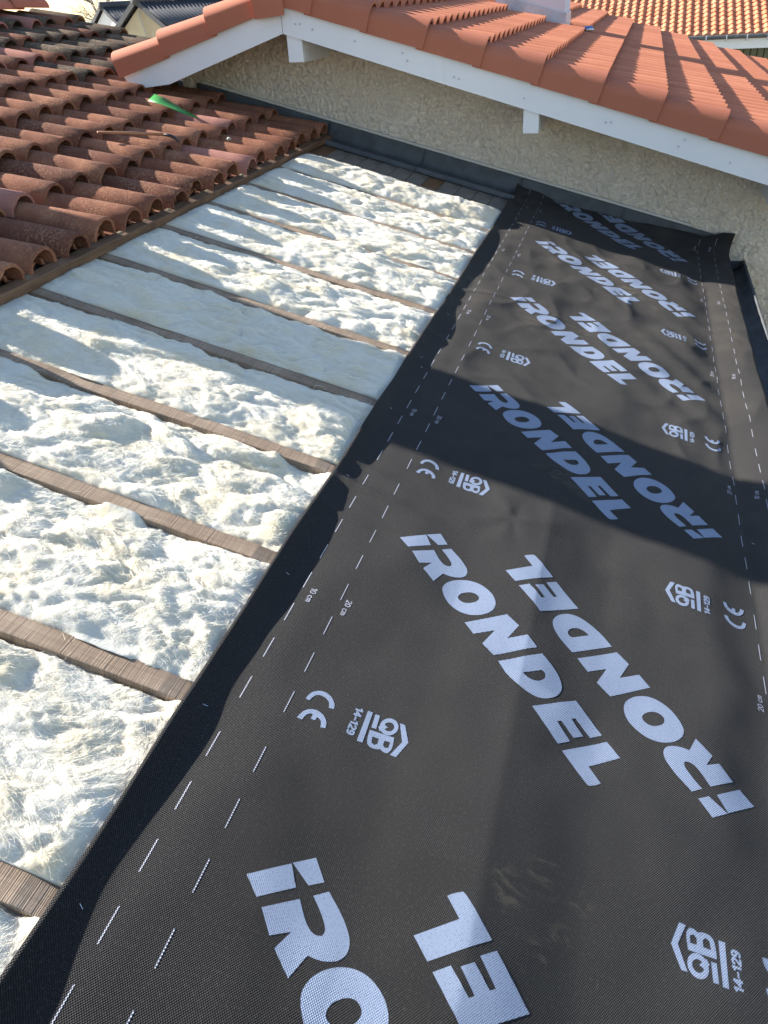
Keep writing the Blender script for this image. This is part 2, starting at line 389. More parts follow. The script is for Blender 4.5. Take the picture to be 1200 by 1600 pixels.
for i, (ua, ub) in enumerate(bays):
    st = .0052 if ua < 1.2 else (.0065 if ua < 2.6 else .0085)
    nu = int((ub-ua)/st)+1; nv = int((.14+1.46)/(st*1.15))+1
    U, Vv = np.meshgrid(np.linspace(ua+.0005, ub-.0005, nu), np.linspace(-1.46, .14, nv), indexing='ij')
    H = wool_h(U, Vv, ua, ub, i*.37)
    if i == nb-1:                                              # the last roll against the sheathing bulges and leaves the boards bare
        t = (U-ua)/(ub-ua); H += .030*np.sin(np.pi*np.clip(t*1.1, 0, 1)) * sstep(-1.42, -1.2, Vv)*(1-sstep(-.1, .0, Vv))
    sp0 = np.clip(.022*pn(Vv[:1]*4.5, Vv[:1]*0+i, 66) + .003*pn(Vv[:1]*23, Vv[:1]*0+i, 67) - .003, 0, .014)*sstep(-1.36, -1.28, Vv[:1])*(1-sstep(-.08, -.02, Vv[:1]))
    sp1 = np.clip(.020*pn(Vv[:1]*4, Vv[:1]*0+i, 68) + .003*pn(Vv[:1]*21, Vv[:1]*0+i, 69) - .006, 0, .010)*sstep(-1.36, -1.28, Vv[:1])*(1-sstep(-.08, -.02, Vv[:1]))
    ed0 = np.exp(-((U-ua)/.024)**2); ed1 = np.exp(-((ub-U)/.024)**2)
    U2 = U - sp0*ed0 + sp1*ed1
    H = H + np.where(sp0 > 0, np.clip(.005-H, 0, None)*ed0*sstep(0, .008, sp0), 0) + np.where(sp1 > 0, np.clip(.005-H, 0, None)*ed1*sstep(0, .008, sp1), 0)
    P = Fn(U2, Vv, H)
    # skirt down to the ceiling so the batt has thickness
    Pfull = np.concatenate([Fn(U[:1], Vv[:1], H[:1]*0-.13), Fn(U[:1], Vv[:1], np.minimum(H[:1], .0)-.004), P, Fn(U[-1:], Vv[-1:], np.minimum(H[-1:], .0)-.004), Fn(U[-1:], Vv[-1:], H[-1:]*0-.13)], 0)
    me = grid_mesh('insulation_batt', Pfull)
    root = link('insulation_batt', me, M_wool, smooth=True)
    wd = bay_words[nb-1-i]
    tag(root, 'fluffy white glass wool filling the %s rafter bay from the rendered wall' % wd if i < nb-1 else
        'plump white glass wool roll filling the rafter bay beside the grey boards', 'insulation', 'glass wool batts between the rafters')
    # loose fibres
    rng = np.random.RandomState(100+i)
    dens = 7500 if ua < 1.2 else (9500 if ua < 2.6 else 8000)
    n = int(dens*(ub-ua)*1.4)
    fu = rng.uniform(ua+.004, ub-.004, n); fv = rng.uniform(-1.39, -.03, n)
    dirn = .35 + 1.1*pn(fu*6, fv*5, 61) + .5*pn(fu*17, fv*15, 62) + rng.normal(0, .13, n)
    L = rng.uniform(.015, .075, n)*rng.uniform(.5, 1.3, n); K = 6
    lift = np.abs(rng.normal(0, .0020, n)) + .0003; curl = rng.normal(0, .9, n)
    wdt = rng.uniform(.00008, .00020, n)*(1.0 + .5*ua)
    pu = [fu]; pv = [fv]; a = dirn
    for k in range(1, K):
        pu.append(pu[-1] + np.sin(a)*L/(K-1)); pv.append(pv[-1] + np.cos(a)*L/(K-1)); a = a + curl*.35
    pu = np.stack(pu, 1); pv = np.stack(pv, 1)
    over = rng.rand(n)[:, None] < .06
    pu = np.where(over, np.clip(pu, ua-.02, ub+.012), np.clip(pu, ua+.001, ub-.001)); pv = np.minimum(pv, -.012)
    hh = wool_h(np.clip(pu, ua, ub), pv, ua, ub, i*.37)
    if i == nb-1:
        t = np.clip((pu-ua)/(ub-ua), 0, 1); hh = hh + .030*np.sin(np.pi*np.clip(t*1.1, 0, 1))*sstep(-1.42, -1.2, pv)*(1-sstep(-.1, .0, pv))
    tt = np.linspace(0, 1, K)[None]
    hh = hh + .0008 + lift[:, None]*tt**1.5
    hh = np.where((pu < ua) | (pu > ub), np.maximum(hh, .003), hh)
    C3 = Fn(pu, pv, hh)
    nx = np.cos(dirn)[:, None]*wdt[:, None]; ny = -np.sin(dirn)[:, None]*wdt[:, None]
    off = Fn(nx*np.ones((1, K)), ny*np.ones((1, K)), np.full((n, K), .0002))
    Pv = np.stack([C3-off, C3+off], 2).reshape(-1, 3)
    base = (np.arange(n)*K*2)[:, None] + (np.arange(K-1)*2)[None]
    q = np.stack([base, base+1, base+3, base+2], -1).reshape(-1, 4)
    fm = raw_mesh('fibres', Pv, q)
    tag(link('fibres', fm, M_fibre, root, smooth=True), kind='stuff')

# ================================================================ MEMBRANE
P_REP = 1.0266; U_END = 5.28; W_M = 1.50
def Hm(u, v):
    u = np.asarray(u, float); v = np.asarray(v, float)
    h = .005 + .001*sstep(.04, .30, v)
    lipA = .0135 + .0095*pn(u*1.7, 3.3, 3) + .0045*pn(u*5, 1.3, 4)
    h = h + np.clip(lipA, .002, .03)*np.exp(-(np.clip(v, 0, None)/.026)**2) - .004*np.exp(-((v-.075)/.04)**2)
    # lengthwise crease of the folded roll
    cs = 1 - 1.5*sstep(2.1, 2.7, u)
    h = h + .0130*cs*np.clip(1-np.abs(v-.67)/.20, 0, 1)**1.1
    # trough and rise along the eaves
    h = h - .010*sstep(1.14, 1.31, v) + .36*np.clip(v-1.318, 0, None)*(1-.5*np.clip(v-1.318, 0, None)/.18)
    # sag and ripples
    h = h + (.0075*pn(u*1.25, v*1.9, 71) + .0060*pn(u*2.9, v*3.7, 72) + .0019*pn(u*8, v*9, 73))*sstep(.0, .2, v)*(1-.5*sstep(1.25, 1.32, v))
    wr = 1-np.abs(pn(u*2.0+1.6*v, v*3.2-1.1*u, 75))*2.2
    h = h + .0045*np.clip(wr, 0, 1)**2*sstep(1.3, 2.6, u)*sstep(.05, .2, v)
    h = h + .0052*pn(u*3.9, v*5.0, 77)*sstep(2.5, 3.4, u)*sstep(.05, .2, v)
    # radiating pinch
    du, dv = u-1.62, v-.56; r = np.sqrt(du*du+dv*dv)+1e-6; th = np.arctan2(du, dv)
    h = h + .0032*pn(np.cos(th)*1.7+4, np.sin(th)*1.7, 78)*np.exp(-(r/.17)**2)*np.clip(r/.03, 0, 1) - .0008*np.exp(-(r/.03)**2)
    for (fu0, fsl, fa, fv0, fv1) in ((1.545, -.20, .0105, .04, .42), (1.40, -.22, .0045, .02, .22), (1.66, -.28, .006, .03, .30), (2.75, -.30, .0060, .03, .40), (3.35, .25, .0060, .05, .50), (1.05, -.3, .0030, .55, .95)):
        h = h + fa*np.exp(-((u-fu0-fsl*(v-fv0))/.016)**2)*sstep(fv0-.04, fv0+.03, v)*(1-sstep(fv0, fv1, v))
    # diagonal drag folds near the eaves
    s1 = (u-3.2)*.62 + (v-1.1)*.78
    h = h + .0040*np.sin(s1*34)*np.exp(-((u-3.1)/.55)**2-((v-1.12)/.17)**2)
    return h
def Tm(v):
    v = np.asarray(v, float)
    return np.interp(v, [-.1, 0, .10, .30, .60, .9, 1.2, 1.38, 1.42, 1.5, 1.6], [.06, .055, .052, .022, .034, .045, .070, .085, .105, .118, .118])
def Mpos(u, v, lift=0.0):
    """membrane surface point; beyond U_END the sheet turns up against the wall."""
    u = np.asarray(u, float); v = np.asarray(v, float)
    h = Hm(np.minimum(u, U_END), v) + lift
    t = np.clip((u-U_END)/.20, 0, 1)
    uu = np.minimum(u, U_END) + .150*np.sin(t*np.pi/2) - lift*1.5*np.sin(t*np.pi/2)
    hh = h + Tm(v)*(1-np.cos(t*np.pi/2))
    vv = v + .0035*pn(uu*2.2, 7.7, 12)*np.exp(-np.clip(v, 0, None)/.05)
    return Fn(uu, vv, hh)
memb = empty('roofing_membrane', F(2.2, .75, 0))
tag(memb, 'black woven roofing membrane printed with pale blue diagonal lettering', 'membrane')
us = np.concatenate([np.arange(-.95, U_END, .0125), np.linspace(U_END, U_END+.20, 14)])
vsn = np.unique(np.round(np.concatenate([np.linspace(0, .09, 14)[:-1], np.linspace(.09, .67, 51), np.linspace(.67, 1.318, 57), np.linspace(1.318, W_M, 17)]), 5))
U, Vv = np.meshgrid(us, vsn, indexing='ij')
P = Mpos(U, Vv); me = grid_mesh('sheet', P, uv=np.stack([U, Vv], -1))
o = link('sheet', me, M_memb, smooth=True); child_keep(o, memb)
sm = o.modifiers.new('thickness', 'SOLIDIFY'); sm.thickness = .0009; sm.offset = 1

GLYPH = {
'i_stem' : [[(1.3633, 0.2706), (1.4125, 0.3361), (1.3758, 0.3591), (1.334, 0.3022)]] ,
'i_dot' : [[(1.4144, 0.3374), (1.4402, 0.373), (1.4048, 0.4023), (1.3882, 0.3781)]] ,
'R' : [[(1.3213, 0.317), (1.3602, 0.3723), (1.3391, 0.3876), (1.3207, 0.4032), (1.3141, 0.4183), (1.3176, 0.4294), (1.3263, 0.4325), (1.3389, 0.4263), (1.3572, 0.4102), (1.3749, 0.3924), (1.3925, 0.4156), (1.3631, 0.4503), (1.3393, 0.4706), (1.3224, 0.4784), (1.3069, 0.4788), (1.2939, 0.4721), (1.2849, 0.4583), (1.2793, 0.4378), (1.2802, 0.4176), (1.2371, 0.4004), (1.2702, 0.3624), (1.3047, 0.3791), (1.2855, 0.3474)]] ,
'O' : [[(1.2167, 0.4289), (1.2336, 0.4282), (1.2526, 0.4355), (1.2691, 0.4501), (1.2823, 0.4705), (1.2893, 0.4958), (1.2862, 0.523), (1.271, 0.5489), (1.2526, 0.5652), (1.2303, 0.5733), (1.2087, 0.5728), (1.1905, 0.5649), (1.1745, 0.5503), (1.1635, 0.5333), (1.1564, 0.5126), (1.1585, 0.4884), (1.1716, 0.4617), (1.1902, 0.4431)], [(1.2114, 0.474), (1.2247, 0.476), (1.2367, 0.4866), (1.2455, 0.5012), (1.2459, 0.5158), (1.2369, 0.5264), (1.2285, 0.5289), (1.2166, 0.5247), (1.2073, 0.5152), (1.1988, 0.5008), (1.1987, 0.488), (1.2043, 0.4787)]] ,
'N' : [[(1.1245, 0.5097), (1.2011, 0.6077), (1.1739, 0.6435), (1.1151, 0.6214), (1.1503, 0.6687), (1.1186, 0.6978), (1.0417, 0.5973), (1.0701, 0.565), (1.1296, 0.5872), (1.0935, 0.5376)]] ,
'D' : [[(1.0275, 0.6115), (1.1046, 0.7129), (1.0777, 0.7437), (1.0506, 0.7652), (1.0262, 0.7738), (1.0074, 0.7721), (0.9884, 0.7626), (0.9757, 0.749), (0.9662, 0.7322), (0.9631, 0.7117), (0.9688, 0.687), (0.9843, 0.6575), (1.0029, 0.6332)], [(1.0178, 0.6739), (1.0501, 0.7174), (1.0478, 0.7254), (1.0378, 0.7303), (1.0264, 0.728), (1.0165, 0.72), (1.01, 0.7117), (1.0068, 0.6999), (1.0089, 0.6859)]] ,
'E' : [[(0.9317, 0.7099), (1.0023, 0.8108), (0.9321, 0.8797), (0.912, 0.853), (0.9492, 0.8139), (0.9425, 0.8051), (0.9082, 0.8369), (0.8925, 0.815), (0.925, 0.7816), (0.9182, 0.7724), (0.879, 0.8079), (0.8587, 0.7807)]] ,
'L' : [[(0.8452, 0.7919), (0.9191, 0.8919), (0.8866, 0.9241), (0.832, 0.8544), (0.7996, 0.8839), (0.7904, 0.8736), (0.7819, 0.8579), (0.7852, 0.8509)]] ,
'chev' : [[(0.7599, 0.438), (0.7603, 0.4495), (0.7191, 0.4678), (0.6741, 0.4523), (0.675, 0.4394), (0.7152, 0.455)]] ,
'Q' : [[(0.7503, 0.4374), (0.7444, 0.4383), (0.7385, 0.4378), (0.7327, 0.4361), (0.7276, 0.4331), (0.7234, 0.4292), (0.7205, 0.4246), (0.719, 0.4195), (0.719, 0.4144), (0.7205, 0.4096), (0.7235, 0.4053), (0.7277, 0.4019), (0.7329, 0.3997), (0.7386, 0.3987), (0.7446, 0.399), (0.7505, 0.4007), (0.7557, 0.4036), (0.76, 0.4075), (0.763, 0.4122), (0.7646, 0.4174), (0.7645, 0.4226), (0.7629, 0.4275), (0.7599, 0.4318), (0.7555, 0.4352)], [(0.7464, 0.4289), (0.7417, 0.4294), (0.7369, 0.4282), (0.7329, 0.4255), (0.7303, 0.4217), (0.7293, 0.4175), (0.7302, 0.4134), (0.7328, 0.4101), (0.7367, 0.408), (0.7414, 0.4076), (0.7462, 0.4087), (0.7502, 0.4114), (0.7529, 0.4152), (0.7539, 0.4194), (0.753, 0.4236), (0.7504, 0.4269)]] ,
'Qt' : [[(0.7319, 0.3967), (0.7434, 0.4077), (0.7387, 0.4167), (0.7224, 0.4021)]] ,
'bar' : [[(0.7608, 0.3819), (0.7616, 0.3924), (0.7246, 0.394), (0.7237, 0.3834)]] ,
'B' : [[(0.7165, 0.3824), (0.7192, 0.4363), (0.6984, 0.439), (0.6856, 0.4386), (0.6765, 0.4326), (0.6752, 0.424), (0.6799, 0.4169), (0.6755, 0.408), (0.6748, 0.3954), (0.6803, 0.3866), (0.696, 0.383)], [(0.703, 0.3924), (0.703, 0.4067), (0.6898, 0.4075), (0.6843, 0.4021), (0.6871, 0.3948)], [(0.7037, 0.4194), (0.7045, 0.4315), (0.6901, 0.4318), (0.6868, 0.4244), (0.6913, 0.4192)]] ,
'lbar' : [[(0.7624, 0.3641), (0.7627, 0.3753), (0.6787, 0.3772), (0.6781, 0.3648)]] ,
'C' : [[(0.7335, 0.2291), (0.7519, 0.2321), (0.7668, 0.2452), (0.7707, 0.2625), (0.7622, 0.2807), (0.7466, 0.2923), (0.7331, 0.2944), (0.7319, 0.2832), (0.7461, 0.2797), (0.7554, 0.268), (0.7572, 0.2521), (0.7487, 0.2425), (0.7325, 0.2385)]] ,
'Ee' : [[(0.6786, 0.23), (0.697, 0.2349), (0.7118, 0.2474), (0.7149, 0.2645), (0.7069, 0.2823), (0.6918, 0.2927), (0.6776, 0.2945), (0.6758, 0.2838), (0.6896, 0.2811), (0.6958, 0.2739), (0.6967, 0.2689), (0.6873, 0.2675), (0.6874, 0.2576), (0.6998, 0.2582), (0.7007, 0.2533), (0.6927, 0.2448), (0.6773, 0.2419)]] ,

}
def soften(ring, it=2):
    if len(ring) < 8: return ring
    for _ in range(it):
        out = []; n = len(ring)
        for i in range(n):
            p, c, q = Vector(ring[i-1]), Vector(ring[i]), Vector(ring[(i+1) % n])
            a, b = c-p, q-c
            if a.length < 1e-7 or b.length < 1e-7: continue
            ang = abs(a.angle_signed(b, 0))
            if R_(4) < ang < R_(48): out += [tuple(c-a*.25), tuple(c+b*.25)]
            else: out.append(tuple(c))
        ring = out
    return ring
def glyph_mesh(polys, step=.0125):
    """triangulate flat polygons (outer + holes) and cut them on a grid so they can follow the sheet."""
    V = []; Fc = []
    for pl in polys:
        pl = [soften(r_) for r_ in pl]
        tri = tessellate_polygon([[Vector((a, b, 0)) for a, b in ring] for ring in pl])
        flat = [q for ring in pl for q in ring]; o = len(V); V += flat
        Fc += [tuple(o+i for i in t) for t in tri]
    bm = bmesh.new(); vv = [bm.verts.new((a, b, 0)) for a, b in V]
    for t in Fc:
        try: bm.faces.new([vv[i] for i in t])
        except ValueError: pass
    us_ = [a for a, b in V]; vs_ = [b for a, b in V]
    for axn, lo, hi in ((0, min(us_), max(us_)), (1, min(vs_), max(vs_))):
        x = math.ceil(lo/step)*step
        while x < hi:
            co = Vector((x, 0, 0)) if axn == 0 else Vector((0, x, 0)); no = Vector((1, 0, 0)) if axn == 0 else Vector((0, 1, 0))
            bmesh.ops.bisect_plane(bm, geom=bm.verts[:]+bm.edges[:]+bm.faces[:], plane_co=co, plane_no=no, dist=1e-6); x += step
    for x in (.67, .8307):                                      # the lengthwise crease
        bmesh.ops.bisect_plane(bm, geom=bm.verts[:]+bm.edges[:]+bm.faces[:], plane_co=Vector((0, x, 0)), plane_no=Vector((0, 1, 0)), dist=1e-6)
    bm.verts.index_update()
    A = np.array([(q.co.x, q.co.y) for q in bm.verts]); Q = [tuple(q.index for q in f.verts) for f in bm.faces]
    bm.free(); return A, Q
# small stroke font for the tiny figures (x along, y up, cell .6 x 1)
STROKE = {
 '0': [[(.05, .3), (.05, .7), (.15, .92), (.3, 1), (.45, .92), (.55, .7), (.55, .3), (.45, .08), (.3, 0), (.15, .08), (.05, .3)]],
 '1': [[(.08, .78), (.34, 1), (.34, 0)]],
 '2': [[(.05, .75), (.12, .93), (.3, 1), (.48, .93), (.54, .75), (.48, .55), (.05, 0), (.57, 0)]],
 '4': [[(.44, 0), (.44, 1), (.02, .3), (.6, .3)]],
 '9': [[(.1, .08), (.3, 0), (.45, .1), (.54, .4), (.54, .72), (.45, .94), (.3, 1), (.14, .94), (.06, .72), (.14, .5), (.3, .44), (.45, .5), (.54, .66)]],
 '-': [[(.08, .42), (.5, .42)]],
 'c': [[(.5, .58), (.32, .68), (.14, .6), (.06, .35), (.14, .1), (.32, 0), (.5, .1)]],
 'm': [[(.04, 0), (.04, .68)], [(.04, .5), (.18, .67), (.32, .6), (.34, .4), (.34, 0)], [(.34, .5), (.48, .67), (.62, .6), (.64, .4), (.64, 0)]], ' ': []}
def stroke_polys(text, o, dx, dy, hgt, th, adv=.72, squash=1.0):
    """o origin (u, v); dx reading direction, dy up direction, in (u, v); rings of thin quads."""
    out = []; x = 0
    for ch in text:
        for line in STROKE[ch]:
            for (x0, y0), (x1, y1) in zip(line, line[1:]):
                d = Vector((x1-x0, y1-y0)); L = max(d.length, 1e-6); d /= L; n = Vector((-d.y, d.x))*th*.5; e = d*th*.3
                q = [Vector((x0, y0))-e-n, Vector((x1, y1))+e-n, Vector((x1, y1))+e+n, Vector((x0, y0))-e+n]
                out.append([[(o[0]+hgt*((a.x+x)*squash*dx[0]+a.y*dy[0]), o[1]+hgt*((a.x+x)*squash*dx[1]+a.y*dy[1])) for a in q]])
        x += {'m': .85, ' ': .4, '1': .6, '-': .6}.get(ch, adv)
    return out
letters = [glyph_mesh([GLYPH['i_stem'], GLYPH['i_dot']])] + [glyph_mesh([GLYPH[k]]) for k in 'RONDEL']
appr = glyph_mesh([GLYPH[k] for k in ('chev', 'Q', 'Qt', 'bar', 'B', 'lbar')] + stroke_polys('14-129', (.7615, .3385), (-1, 0), (0, 1), .0150, .26, squash=1.30))
conf = glyph_mesh([GLYPH[k] for k in ('C', 'Ee')])
m10 = glyph_mesh(stroke_polys('10 cm', (1.0600, .1222), (-1, 0), (0, 1), .0140, .17, squash=1.18))
m20 = glyph_mesh(stroke_polys('20 cm', (1.0600, .2150), (-1, 0), (0, 1), .0140, .17, squash=1.18))
def dash_set(v0):
    return [glyph_mesh([[[(.742+.1243*k, v0-.0013), (.742+.1243*k-.063, v0-.0013), (.742+.1243*k-.063, v0+.0013), (.742+.1243*k, v0+.0013)]]]) for k in range(8)]
d10, d20 = dash_set(.10), dash_set(.20)
def put_print(name, base, k, rot, mat, lift=.00045):
    A, Q = base; u = A[:, 0] + k*P_REP; v = A[:, 1].copy()
    if rot: u = 2.2588 - A[:, 0] + k*P_REP; v = 1.5007 - v
    umax = U_END+.195
    ok = (u < umax) & (u > -.93)
    if not ok.any(): return
    V3 = Mpos(np.minimum(u, umax), np.clip(v, .001, W_M-.001), lift)
    Q = [f for f in Q if all(ok[i] for i in f)]
    if not Q: return
    used = sorted({i for f in Q for i in f}); mp = {a: b for b, a in enumerate(used)}
    me = bpy.data.meshes.new(name); me.from_pydata(V3[used].tolist(), [], [tuple(mp[i] for i in f) for f in Q])
    l = me.uv_layers.new(name='uv'); uvs = np.stack([u, v], -1)[used]
    li = np.empty(len(me.loops), dtype=np.int32); me.loops.foreach_get('vertex_index', li); l.data.foreach_set('uv', uvs[li].astype(np.float32).ravel())
    bm = bmesh.new(); bm.from_mesh(me); bm.normal_update()
    for f in bm.faces:
        if f.normal.z < 0 and abs(f.normal.z) > .2: f.normal_flip()
    bm.to_mesh(me); bm.free(); me.update()
    o = link(name, me, mat, smooth=True); child_keep(o, memb)
for k in range(-3, 5):
    for rot in (0, 1):
        for lt in letters: put_print('printed_letter', lt, k, rot, M_print)
        put_print('approval_mark', appr, k, rot, M_print)
        put_print('conformity_mark', conf, k, rot, M_print)
        put_print('width_figure', m10, k, rot, M_dash)
        put_print('width_figure', m20, k, rot, M_dash)
        for ds in d10+d20: put_print('dash', ds, k, rot, M_dash)
# staples
stm = bevel_box('staple', (.0012, .011, .0012), bev=0)
for (u, v) in [(.19, .045), (.63, .045), (1.08, .047), (1.57, .045), (2.04, .05), (2.50, .05), (1.95, 1.335), (2.42, .07), (3.0, .05)]:
    p = Mpos(np.array([u]), np.array([v]), .0008)[0]
    o = link('staple', stm, M_lead); o.matrix_world = frame(0, 0, 0) @ Matrix.Rotation(random.uniform(-.6, .6), 4, 'Z'); o.location = p; child_keep(o, memb)

# ================================================================ OLD TILE ROOF
def barrel_mesh(name, seed, L=.47, r0=.083, r1=.064, hg0=.086, hg1=.064, th=.014, seg=10, concave=False):
    """half-round tapered tile; y = 0 is the low end, +y up the slope."""
    rng = random.Random(seed); V = []; Fc = []
    ys = [0.0, .006, .12, .30, L]
    rows = []
    for layer in (0, 1):
        for j, y in enumerate(ys):
            t = y/L; a = r0+(r1-r0)*t - (th if layer else 0); b = hg0+(hg1-hg0)*t - (th if layer else 0)
            if j == 0 and not layer: a -= .003; b -= .003
            row = []
            for k in range(seg+1):
                f = math.pi*k/seg
                yy = y + (rng.uniform(-.004, .004) if j < 2 else 0)
                x, z = -a*math.cos(f), b*math.sin(f)**.85
                if concave: z = -z
                row.append(len(V)); V.append((x, yy, z))
            rows.append(row)
    n = len(ys)
    for layer in (0, 1):
        for j in range(n-1):
            A, B = rows[layer*n+j], rows[layer*n+j+1]
            for k in range(seg):
                Fc.append((A[k], A[k+1], B[k+1], B[k]) if not layer else (A[k], B[k], B[k+1], A[k+1]))
    for (A, B) in ((rows[0], rows[n]), (rows[n-1], rows[2*n-1])):
        for k in range(seg): Fc.append((A[k], B[k], B[k+1], A[k+1]))
    for k in (0, seg):
        for j in range(n-1): Fc.append((rows[j][k], rows[j+1][k], rows[n+j+1][k], rows[n+j][k]))
    m = mesh(name, V, Fc)
    bm = bmesh.new(); bm.from_mesh(m); bmesh.ops.recalc_face_normals(bm, faces=bm.faces[:]); bm.to_mesh(m); bm.free()
    m.polygons.foreach_set('use_smooth', [True]*len(m.polygons))
    m.set_sharp_from_angle(angle=R_(40))
    return m
roof = empty('terracotta_roof', F(4.0, -2.9, 0))
tag(roof, 'weathered barrel tile roof in terracotta left in place beside the insulation', 'roof')
tile_vars = {mt: [] for mt in (M_tile, M_tile_pink, M_tile_moss)}
for mt in tile_vars:
    for sd_ in range(5):
        m = barrel_mesh('cover_tile', sd_*13+3); m.materials.append(mt); tile_vars[mt].append(m)
EXPO = .385; TU0 = 1.9495; TDU = .2085; VEAVE = -1.395
rng = random.Random(21)
pan_src = barrel_mesh('channel_tile', 5, r0=.094, r1=.082, hg0=.050, hg1=.044, seg=6, concave=True)
pan_bm = bmesh.new()
def tile_ok(u, v):
    if u > 6.55: return False
    if u > 5.33 and v > -2.62: return False
    return True
for j in range(8):
    v = VEAVE - j*EXPO
    for i in range(-5, 23):
        u = TU0 + i*TDU
        if not tile_ok(u, v): continue
        far = (u-4.6)*.55 + (-v-2.2)*.28 + rng.uniform(-.55, .55)
        mt = M_tile
        if far > .75 and rng.random() < .75: mt = M_tile_moss
        elif rng.random() < (.04 if v > -2.6 else .13): mt = M_tile_pink
        o = link('cover_tile', rng.choice(tile_vars[mt]))
        tilt = math.atan(.030/.47) + rng.uniform(-.006, .006)
        M_ = frame(u+rng.uniform(-.009, .009), v+rng.uniform(-.020, .020), .036+rng.uniform(-.004, .006))
        M_ = M_ @ Matrix.Rotation(rng.uniform(-.030, .030), 4, 'Z') @ Matrix.Rotation(-tilt, 4, 'X') @ Matrix.Rotation(rng.uniform(-.03, .03), 4, 'Y')
        o.matrix_world = M_; child_keep(o, roof)
    for i in range(-6, 23):
        u = TU0 + (i+.5)*TDU
        if not tile_ok(u, v): continue
        M_ = frame(u+rng.uniform(-.004, .004), v-.028, .060) @ Matrix.Rotation(-math.atan(.018/.47), 4, 'X')
        b0 = len(pan_bm.verts); pan_bm.from_mesh(pan_src); pan_bm.verts.ensure_lookup_table()
        for q in pan_bm.verts[b0:]: q.co = M_ @ q.co
pm = bpy.data.meshes.new('channel_tiles'); pan_bm.to_mesh(pm); pan_bm.free()
tag(child_keep(link('channel_tiles', pm, M_tile, smooth=True), roof), kind='stuff')
# mortar bedding lumps between the tile mouths, mossy
for i in range(-4, 16):
    u = TU0 + (i+.5)*TDU
    if u > 5.3: break
    bm = bmesh.new(); bmesh.ops.create_icosphere(bm, subdivisions=2, radius=1)
    for q in bm.verts:
        d = 1+.25*float(pn(q.co.x*2+i, q.co.y*2+q.co.z, 5)); q.co = Vector((q.co.x*.040*d, q.co.y*.022*d, q.co.z*.012*d))
    me = bpy.data.meshes.new('mortar_lump'); bm.to_mesh(me); bm.free()
    o = link('mortar_lump', me, M_moss, smooth=True); o.matrix_world = frame(u, VEAVE+.002, .030); child_keep(o, roof)
# sheathing below the tiles (closes the roof)
me = bevel_box('roof_deck', (9.0, 3.05, .02), bev=0)
o = link('roof_deck', me, M_dark); o.matrix_world = frame(2.02, -2.965, .005); child_keep(o, roof)
# ridge tiles
rm = barrel_mesh('ridge_tile', 3, L=.46, r0=.15, r1=.135, hg0=.10, hg1=.09, th=.015, seg=12); rm.materials.append(M_verge)
for i in range(10):
    o = link('ridge_tile', rm)
    p = F(2.20+i*.42, -4.47, .108)
    o.matrix_world = Matrix.Translation(p) @ Matrix.Rotation(-math.pi/2, 4, 'Z') @ Matrix.Rotation(-.03, 4, 'X'); child_keep(o, roof)
# back slope of the same roof
bk = [F(-2.5, -4.55, .05), F(6.5, -4.55, .05), F(6.5, -4.55, .05)+Vector((0, 4.2, -1.15)), F(-2.5, -4.55, .05)+Vector((0, 4.2, -1.15))]
child_keep(link('back_slope', prism('back_slope', bk, (0, 0, -.06)), M_tile), roof)
# gable end wall under the tiles, far end
gw = [F(6.45, -1.6, -.02), F(6.45, -4.5, -.02), Vector((6.45, 8.4, .1)), Vector((6.45, 8.4, -3.3)), Vector((6.45, 1.6, -3.3))]
child_keep(link('end_wall', prism('end_wall', gw, (.15, 0, 0)), M_cream), roof)
# chimney further up the roof, out of the frame; its shadow crosses tiles, wool and membrane
cu_, cv_ = 2.43, -4.05
cb = F(cu_, cv_, 0)
def block(name, size, loc, mat, parent, bev=.008):
    o = link(name, bevel_box(name, size, bev=bev), mat); o.location = loc; return child_keep(o, parent)
block('chimney', (.585, .50, 2.6), (cb.x, cb.y, cb.z+1.2), M_chim2, roof)

# ================================================================ WALL FLASHING + GUTTER
fl = empty('wall_flashing', F(5.4, -.4, 0)); tag(fl, 'grey zinc flashing folded along the foot of the roughcast wall', 'flashing')
prof = [(5.444, .118), (5.440, .040), (5.425, .012), (5.395, .000), (5.345, -.002), (5.300, .006), (5.268, .026), (5.250, .034), (5.238, .022), (5.236, -.004)]
va = [-2.45, -1.42, -.70, .02, .75, 1.49]
for a, b in zip(va, va[1:]):
    n = 26; vv = np.linspace(a, b+.03 if b < 0 else b, n); pr = np.array(prof)
    if a > 0: pr = np.array([(5.446, .118), (5.443, .05), (5.441, .02), (5.438, .002), (5.43, -.004), (5.41, -.006), (5.39, -.006), (5.37, -.006), (5.35, -.006), (5.33, -.006)])
    # smooth the profile
    s = np.linspace(0, len(prof)-1, 37); pu = np.interp(s, range(len(prof)), pr[:, 0]); ph = np.interp(s, range(len(prof)), pr[:, 1])
    ker = np.array([1, 2, 3, 2, 1])/9.0
    pu2 = np.convolve(np.pad(pu, 2, 'edge'), ker, 'valid'); ph2 = np.convolve(np.pad(ph, 2, 'edge'), ker, 'valid')
    PU, VV = np.meshgrid(pu2, vv, indexing='ij'); PH, _ = np.meshgrid(ph2, vv, indexing='ij')
    PH = PH + .002*pn(PU*9, VV*5, 14) - .0022*(VV-a)
    me = grid_mesh('flashing_sheet', Fn(PU, VV, PH)); o = link('flashing_sheet', me, M_zinc, smooth=True); child_keep(o, fl)
    md = o.modifiers.new('thickness', 'SOLIDIFY'); md.thickness = .0016
gt = empty('gutter', F(2.4, 1.58, -.05)); tag(gt, 'grey zinc half round gutter along the membrane edge by the wall', 'gutter')
gc_v, gc_h, gr = 1.560, -.012, .062
th = np.linspace(math.pi*1.03, math.pi*1.99, 20)
yz = [(math.cos(a)*gr, math.sin(a)*gr) for a in th]                                       # world (away, up), away = -Y
